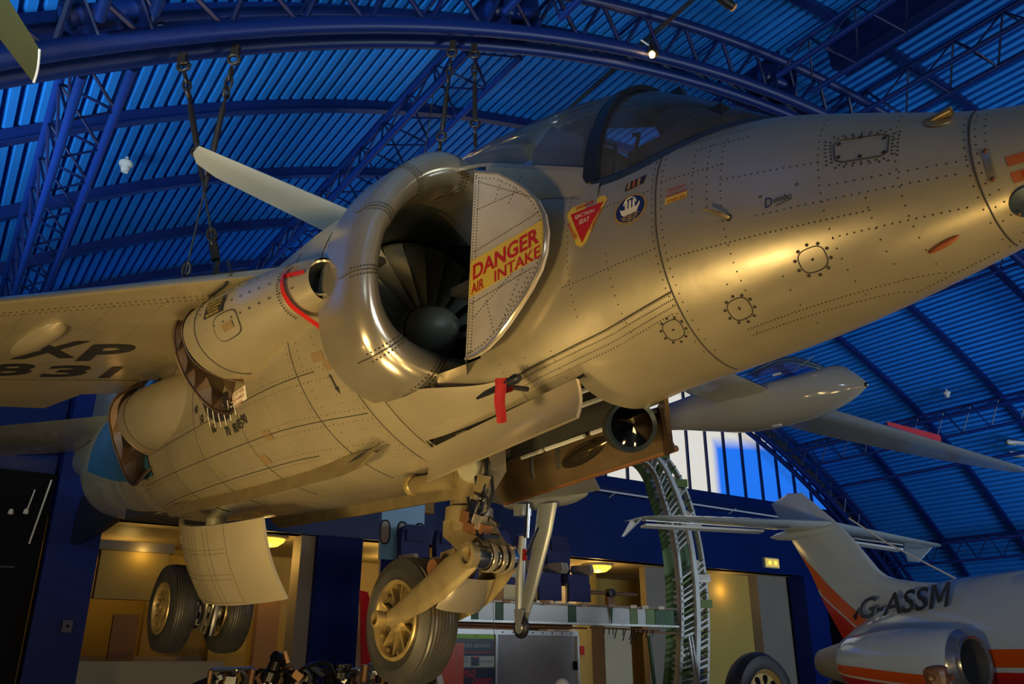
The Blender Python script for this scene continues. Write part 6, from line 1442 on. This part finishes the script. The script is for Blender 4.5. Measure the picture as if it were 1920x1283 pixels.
wt = hbox('wall_label', 11.9, 12.3, 15.585, 15.6, 2.20, 2.42, M['cream'], None, None, label='small wall label on the cream pier beside the container', cat='label')
htext('English', .06, 12.05, 15.58, 2.36, M['ink'], wt, 'label_text'); htext('Test House', .06, 12.10, 15.58, 2.27, M['ink'], wt, 'label_text')
t = hbox('alarm_point', 13.55, 13.70, 16.75, 16.8, 1.75, 1.95, M['red'], None, None, label='small red alarm call point on the yellow wall', cat='alarm')
# propeller on a stand
pp = empty('wooden_propeller', hall(11.7, 13.5, 2.75), 'brown wooden propeller on a small pedestal in the alcove', 'propeller'); bs = Vector(pp.location); mb = MB(); rows = []
for i in range(17):
    t_ = -1 + 2 * i / 16; wv = .075 * (1 - abs(t_)) ** .35 * (abs(t_) + .25); rows.append([hall(11.75 + .78 * t_, 13.5 + .02 * math.cos(a), 2.92 + max(.015, wv) * math.sin(a)) - bs for a in [2 * PI * j / 10 for j in range(10)]])
mb.grid(rows, cv=True); mb.poly(rows[0]); mb.poly(rows[-1]); mb.obj('blades', M['brownm'], pp); mb = MB(); mb.lathe([(.001, -.08), (.09, -.07), (.09, .07), (.001, .08)], hall(11.75, 13.48, 2.92) - bs, AH, 16); mb.obj('hub', M['chain'], pp)
hbox('pedestal', 11.66, 11.84, 13.45, 13.55, 2.68, 2.85, M['brownm'], pp, bs); hbox('pedestal_foot', 11.45, 12.05, 13.4, 13.6, 2.62, 2.68, M['brownm'], pp, bs); hbox('plinth', 11.4, 12.1, 13.3, 13.7, 0, 2.62, M['cream'], pp, bs)
M['eng0'] = mat('display_tyre_black', (.010, .009, .008), .5, 0, .2, 12)
# big display wheel
bw = empty('display_wheel', hall(10.7, 9.0, 0), 'large black tyre with yellow hub and oval holes at the bottom edge', 'wheel'); bs = Vector(bw.location); c = hall(10.72, 9.0, 1.09) - bs
mb = MB(); mb.lathe([(.42, -.16), (.51, -.18), (.61, -.15), (.66, -.06), (.667, 0), (.66, .06), (.61, .15), (.51, .18), (.42, .16)], c, AH, 48); mb.obj('tyre', M['eng0'], bw)
M['hubyel'] = mat('display_hub_yellow', (.42, .28, .08), .45, .2, .12, 8)
mb = MB(); mb.lathe([(.44, -.14), (.41, -.15), (.36, -.09), (.13, -.11), (.001, -.12)], c, AH, 48); mb.obj('hub', M['hubyel'], bw)
mb = MB(); mb.lathe([(.44, .14), (.36, .09), (.001, .12)], c, AH, 48); mb.obj('hub_back', M['hubyel'], bw)
for k in range(10):
    a = 2 * PI * k / 10 + .16; d = XH * math.cos(a) + Vector((0, 0, 1)) * math.sin(a); e = XH * -math.sin(a) + Vector((0, 0, 1)) * math.cos(a)
    mb = MB(); mb.prism([c + d * (.275 + .07 * math.cos(b)) + e * (.042 + .012 * math.cos(b)) * math.sin(b) - AH * .112 for b in [2 * PI * i / 16 for i in range(16)]], AH * .02); mb.obj('oval_hole', M['black'], bw)
for s_ in (-1, 1): hbox('stand_post', 10.7 + s_ * .5 - .04, 10.7 + s_ * .5 + .04, 8.8, 9.2, 0, .75, M['chain'], bw, bs)
hbox('stand_bar', 10.1, 11.3, 8.95, 9.05, .62, .70, M['chain'], bw, bs)
# black piston engine
en = empty('piston_engine', hall(3.1, 8.0, 0), 'black multi-part piston engine on display below the wheels', 'engine'); bs = Vector(en.location)
M['eng'] = mat('engine_black', (.012, .012, .013), .25, .6, .3, 12); M['engb'] = mat('engine_brown', (.10, .05, .02), .4, .5, .3, 12); M['engs'] = mat('engine_steel', (.25, .28, .32), .2, .9, .2, 12)
hbox('crankcase', 2.35, 4.0, 7.95, 8.5, .9, 1.42, M['eng'], en, bs)
for k in range(8):
    u = 2.45 + .2 * k; mb = MB(); mb.lathe([(.075, 0), (.075, .03), (.06, .04), (.06, .07), (.075, .08), (.075, .12), (.05, .15), (.001, .16)], hall(u, 8.1, 1.40 + .03 * math.sin(k * 2.2)) - bs, (0, 0, 1), 14); mb.obj('cylinder_head', random.choice([M['eng'], M['eng'], M['engb']]), en)
    mb = MB(); mb.tube(arcpts([hall(u, 8.0, 1.5) - bs, hall(u + .05, 7.9, 1.56) - bs, hall(u + .12, 7.92, 1.50) - bs, hall(u + .14, 8.0, 1.38) - bs], 10), .018, 7); mb.obj('exhaust_stub', M['engs'] if k % 3 == 0 else M['eng'], en)
for (a, b, r, m_) in (((2.25, 1.56), (2.62, 1.57), .018, 'engs'), ((2.25, 1.56), (2.25, 1.30), .025, 'engb'), ((2.62, 1.57), (2.62, 1.35), .03, 'engb'), ((2.8, 1.68), (2.92, 1.62), .05, 'eng'), ((3.15, 1.60), (3.30, 1.52), .03, 'engs'), ((3.42, 1.56), (3.72, 1.56), .012, 'engs'), ((3.75, 1.60), (4.1, 1.60), .016, 'engs'), ((3.7, 1.42), (3.85, 1.62), .02, 'engs'), ((3.9, 1.55), (4.05, 1.66), .02, 'engs'), ((2.1, 1.42), (2.3, 1.5), .03, 'eng'), ((3.72, 1.6), (3.72, 1.3), .04, 'engb')):
    bar('engine_pipe', hall(a[0], 7.9, a[1]) - bs, hall(b[0], 7.95, b[1]) - bs, r, M[m_], en, 8)
mb = MB(); mb.tube(arcpts([hall(3.0, 7.95, 1.45) - bs, hall(3.12, 7.9, 1.58) - bs, hall(3.3, 7.9, 1.62) - bs, hall(3.48, 7.95, 1.45) - bs], 14), .022, 8); mb.obj('inlet_manifold', M['eng'], en)
mb = MB(); mb.lathe([(.12, 0), (.12, .05), (.10, .06), (.10, .12), (.001, .13)], hall(3.52, 8.0, 1.48) - bs, (0, 0, 1), 18); mb.obj('supercharger_cap', M['eng'], en)
mb = MB(); mb.lathe([(.001, .16), (.05, .15), (.06, 0), (.09, -.02), (.09, -.1)], hall(2.82, 7.95, 1.56) - bs, (.3, 0, 1), 14); mb.obj('magneto', M['eng'], en)
mb = MB(); mb.tube([hall(2.94, 7.9, 1.62) - bs, hall(2.90, 7.9, 1.72) - bs], [.022, .014], 8); mb.obj('spark_plug', M['peach'], en)
for k in range(18):
    u = random.uniform(2.15, 4.05); z = random.uniform(1.36, 1.58); mb = MB(); mb.box(hall(u, random.uniform(7.9, 8.1), z) - bs, (random.uniform(.03, .12), .05, random.uniform(.03, .09)), Matrix.Rotation(random.uniform(-.6, .6), 3, 'Y')); mb.obj('engine_fitting', random.choice([M['eng'], M['eng'], M['engs'], M['engb']]), en, 20)
for u in (2.4, 3.2, 3.9): hbox('stand_leg', u, u + .08, 8.1, 8.3, 0, .92, M['chain'], en, bs)
hbox('stand_tray', 2.2, 4.1, 7.9, 8.5, .84, .92, M['chain'], en, bs)
# red pieces behind the nose wheel
t = empty('red_fin_panel', hall(5.5, 12.0, 0), 'red pointed fin tip peeking out left of the nose wheel', 'fin'); bs = Vector(t.location)
mb = MB(); mb.prism([hall(5.50, 12.0, 2.62) - bs, hall(5.62, 12.0, 2.60) - bs, hall(5.85, 12.0, 1.9) - bs, hall(5.9, 12.0, .5) - bs, hall(5.70, 12.0, .5) - bs], AH * .06); mb.obj('fin_skin', M['wcred'], t, 20); hbox('fin_foot', 5.4, 6.1, 11.9, 12.2, 0, .5, M['black'], t, bs)
t = empty('red_tail_piece', hall(6.0, 10.0, 0), 'orange red and white curved tail piece behind the nose wheel', 'tail'); bs = Vector(t.location)
mb = MB(); mb.prism([hall(5.62, 10.0, .4) - bs, hall(5.72, 10.0, 1.3) - bs, hall(5.86, 10.0, 1.62) - bs, hall(5.98, 10.0, 1.85) - bs, hall(6.12, 10.0, 1.85) - bs, hall(6.12, 10.0, .4) - bs], AH * .08); mb.obj('tail_skin', mat('tail_orange_red', (.45, .05, .015), .35, 0, .1, 4), t, 20)
mb = MB(); mb.prism([hall(5.70, 9.99, 1.44) - bs, hall(5.78, 9.99, 1.47) - bs, hall(5.92, 9.99, 1.0) - bs, hall(5.84, 9.99, 1.0) - bs], AH * -.01); mb.obj('white_band', M['white_m'], t, 20); hbox('tail_foot', 5.55, 6.2, 9.9, 10.2, 0, .4, M['black'], t, bs)
# orange tipped wings of a small aircraft at the right edge
for (z, lab) in ((6.0, 'upper orange edged wing tip at the right edge'), (5.72, 'lower cream wing tip at the right edge')):
    p0 = hall(20.35, 9.0, z + .42); t = empty('model_wing', p0, lab, 'wing', 'small wing tips at the right edge'); mb = MB(); rows = []
    for i in range(10):
        s_ = i / 9.0; ch = .15 * math.sqrt(max(.002, 1 - (1 - min(1, s_ * 3)) ** 2)); rows.append([XH * (s_ * 1.5) + AH * (ch * f_) + Vector((0, 0, h + s_ * .12)) for f_, h in ((-1, 0), (-.4, .05), (.3, .04), (1, 0), (.2, -.04), (-.5, -.045))])
    mb.grid(rows, cv=True); mb.poly(rows[0]); wo = mb.obj('wing_skin', M['white_m'], t, 50)
    mb = MB(); mb.tube([Vector(r[3]) for r in rows], .022, 6); mb.obj('orange_edge', M['amber'], wo)
# thin hanging wires around the nose wheel and others
for (a, b, lab) in ((jw(.15, -.1, .85), hall(4.6, 7.6, 1.2), 'fine pale wire hanging past the nose wheel'), (jw(.45, -.15, .8), hall(4.9, 7.4, 1.6), 'fine pale wire just right of the nose wheel'), (hall(1.35, 14.0, 5.5), hall(1.5, 14.0, 3.0), 'thin dark wire left of the main wheels')):
    t = empty('thin_wire', a, lab, 'wire'); mb = MB(); mb.tube([Vector((0, 0, 0)), Vector(b) - Vector(a)], .0025, 5); mb.obj('wire', M['cargo_rail'], t)
t = empty('thin_wire', hall(3.6, 8.4, 6.9), 'thin wire with small turnbuckle behind the canopy', 'wire'); mb = MB(); mb.tube([hall(3.75, 7.0, 8.0) - Vector(t.location), hall(4.4, 9.0, 5.5) - Vector(t.location)], .006, 5); mb.obj('wire', M['rope'], t)

# ================================================================== visitors (only their heads reach into the picture)
M['skin_d'] = mat('skin_brown', (.10, .045, .025), .35, 0, .08, 20); M['skin_l'] = mat('skin_light', (.36, .21, .14), .5, 0, .08, 20)
M['hair_k'] = mat('hair_black', (.012, .010, .010), .5, 0, .3, 60); M['hair_g'] = mat('hair_grey', (.42, .42, .46), .5, 0, .2, 60)
M['cl1'] = mat('shirt_dark', (.03, .035, .05), .8, 0, .15, 30); M['cl2'] = mat('shirt_teal', (.03, .10, .13), .8, 0, .15, 30); M['cl3'] = mat('trousers_dark', (.02, .02, .025), .85, 0, .15, 30)
def skinned(name, verts, edges, radii, m_, parent, root=0):
    me = bpy.data.meshes.new(name); me.from_pydata(verts, edges, []); o = bpy.data.objects.new(name, me); COL.objects.link(o); o.parent = parent
    o.modifiers.new('skin', 'SKIN'); me.materials.append(m_)
    sv = me.skin_vertices[0].data if me.skin_vertices else None
    if sv is None:
        bm = bmesh.new(); bm.from_mesh(me); bm.verts.layers.skin.verify(); bm.to_mesh(me); bm.free(); sv = me.skin_vertices[0].data
    for i, r in enumerate(radii): sv[i].radius = (r, r) if not isinstance(r, tuple) else r
    sv[root].use_root = True
    s_ = o.modifiers.new('sub', 'SUBSURF'); s_.levels = 2; s_.render_levels = 2
    return o
def person(u, v, height, turn, skin_m, hair_m, shirt_m, lab, bald=False):
    t = empty('person', hall(u, v, 0), lab, 'person'); t.rotation_euler.z = HY + turn; k = height / 1.75
    V = []; E = []; Rr = []
    def add(p, r, par=None):
        V.append((p[0] * k, p[1] * k, p[2] * k)); Rr.append(r * k if not isinstance(r, tuple) else (r[0] * k, r[1] * k)); i = len(V) - 1
        if par is not None: E.append((par, i))
        return i
    pel = add((0, 0, .95), (.13, .10)); wst = add((0, 0, 1.12), (.13, .09), pel); ch = add((0, 0, 1.32), (.15, .11), wst); nk0 = add((0, 0, 1.46), .065, ch); nk = add((0, -.005, 1.52), .05, nk0)
    h1 = add((0, -.015, 1.58), (.072, .085), nk); h2 = add((0, -.005, 1.66), (.075, .095), h1); h3 = add((0, .0, 1.70), (.055, .075), h2)
    for s_ in (-1, 1):
        sh = add((s_ * .17, 0, 1.41), .06, ch); el = add((s_ * .23, .02, 1.13), .043, sh); wr = add((s_ * .24, -.05, .89), .028, el); pm = add((s_ * .24, -.07, .82), .030, wr)
        for j, (dx, L_) in enumerate(((-.022, .075), (-.008, .085), (.007, .08), (.022, .062))):
            f1 = add((s_ * .24 + dx, -.085, .82 - .045), .009, pm); add((s_ * .24 + dx, -.085, .82 - .045 - L_ * .6), .008, f1)
        th = add((s_ * .24 - s_ * .03, -.095, .80), .010, pm); add((s_ * .24 - s_ * .035, -.115, .765), .009, th)
        hp = add((s_ * .09, 0, .88), .085, pel); kn = add((s_ * .10, -.01, .50), .055, hp); an = add((s_ * .10, .01, .09), .036, kn); add((s_ * .11, -.12, .035), .034, an)
    skinned('body', V, E, Rr, skin_m, t)
    V = []; E = []; Rr = []
    a = add((0, 0, .93), (.145, .115)); b = add((0, 0, 1.12), (.145, .105), a); c = add((0, 0, 1.33), (.168, .125), b); add((0, 0, 1.44), (.09, .08), c)
    for s_ in (-1, 1): sh = add((s_ * .175, 0, 1.41), .072, c); add((s_ * .215, .01, 1.22), .06, sh)
    skinned('shirt', V, E, Rr, shirt_m, t)
    V = []; E = []; Rr = []
    a = add((0, 0, .95), (.14, .11))
    for s_ in (-1, 1): hp = add((s_ * .09, 0, .87), .098, a); kn = add((s_ * .10, -.01, .5), .07, hp); add((s_ * .10, .01, .10), .058, kn)
    skinned('trousers', V, E, Rr, M['cl3'], t)
    for s_ in (-1, 1):
        mb = MB(); mb.lathe([(.001, .012), (.016, .01), (.02, -.005)], (s_ * .078 * k, .01 * k, 1.62 * k), (s_, 0, 0), 12); mb.obj('ear', skin_m, t)
        mb = MB(); mb.lathe([(.001, .006), (.010, .003), (.012, -.004)], (s_ * .03 * k, -.088 * k, 1.635 * k), (0, -1, 0), 10); mb.obj('eye', M['hair_k'], t)
    mb = MB(); mb.prism([(-.012 * k, -.09 * k, 1.60 * k), (.012 * k, -.09 * k, 1.60 * k), (0, -.095 * k, 1.64 * k)], (0, -.018 * k, 0)); mb.obj('nose', skin_m, t)
    mb = MB(); mb.box((0, -.086 * k, 1.568 * k), (.045 * k, .01, .008)); mb.obj('mouth', M['red'], t)
    if not bald:
        mb = MB(); rows = []
        for i in range(9):
            a_ = PI / 2 * i / 8 * 1.12; rows.append([((.088 * math.sin(a_) * math.cos(b_)) * k, (.108 * math.sin(a_) * math.sin(b_) + .012) * k, (1.645 + .102 * math.cos(a_)) * k) for b_ in [2 * PI * j / 20 for j in range(20)]])
        mb.grid(rows, cv=True); mb.obj('hair', hair_m, t, 80)
person(5.37, 3.10, 1.665, .3, M['skin_d'], None, M['cl1'], 'bald person in dark shirt walking below the white jet engine', True)
person(10.23, 7.33, 1.40, -.5, M['skin_l'], M['hair_k'], M['cl2'], 'short person with dark hair at the lower right beside the blue column')
person(5.96, 7.67, 1.46, .2, M['skin_l'], M['hair_g'], M['cl2'], 'person with grey hair in front of the grey cargo container')
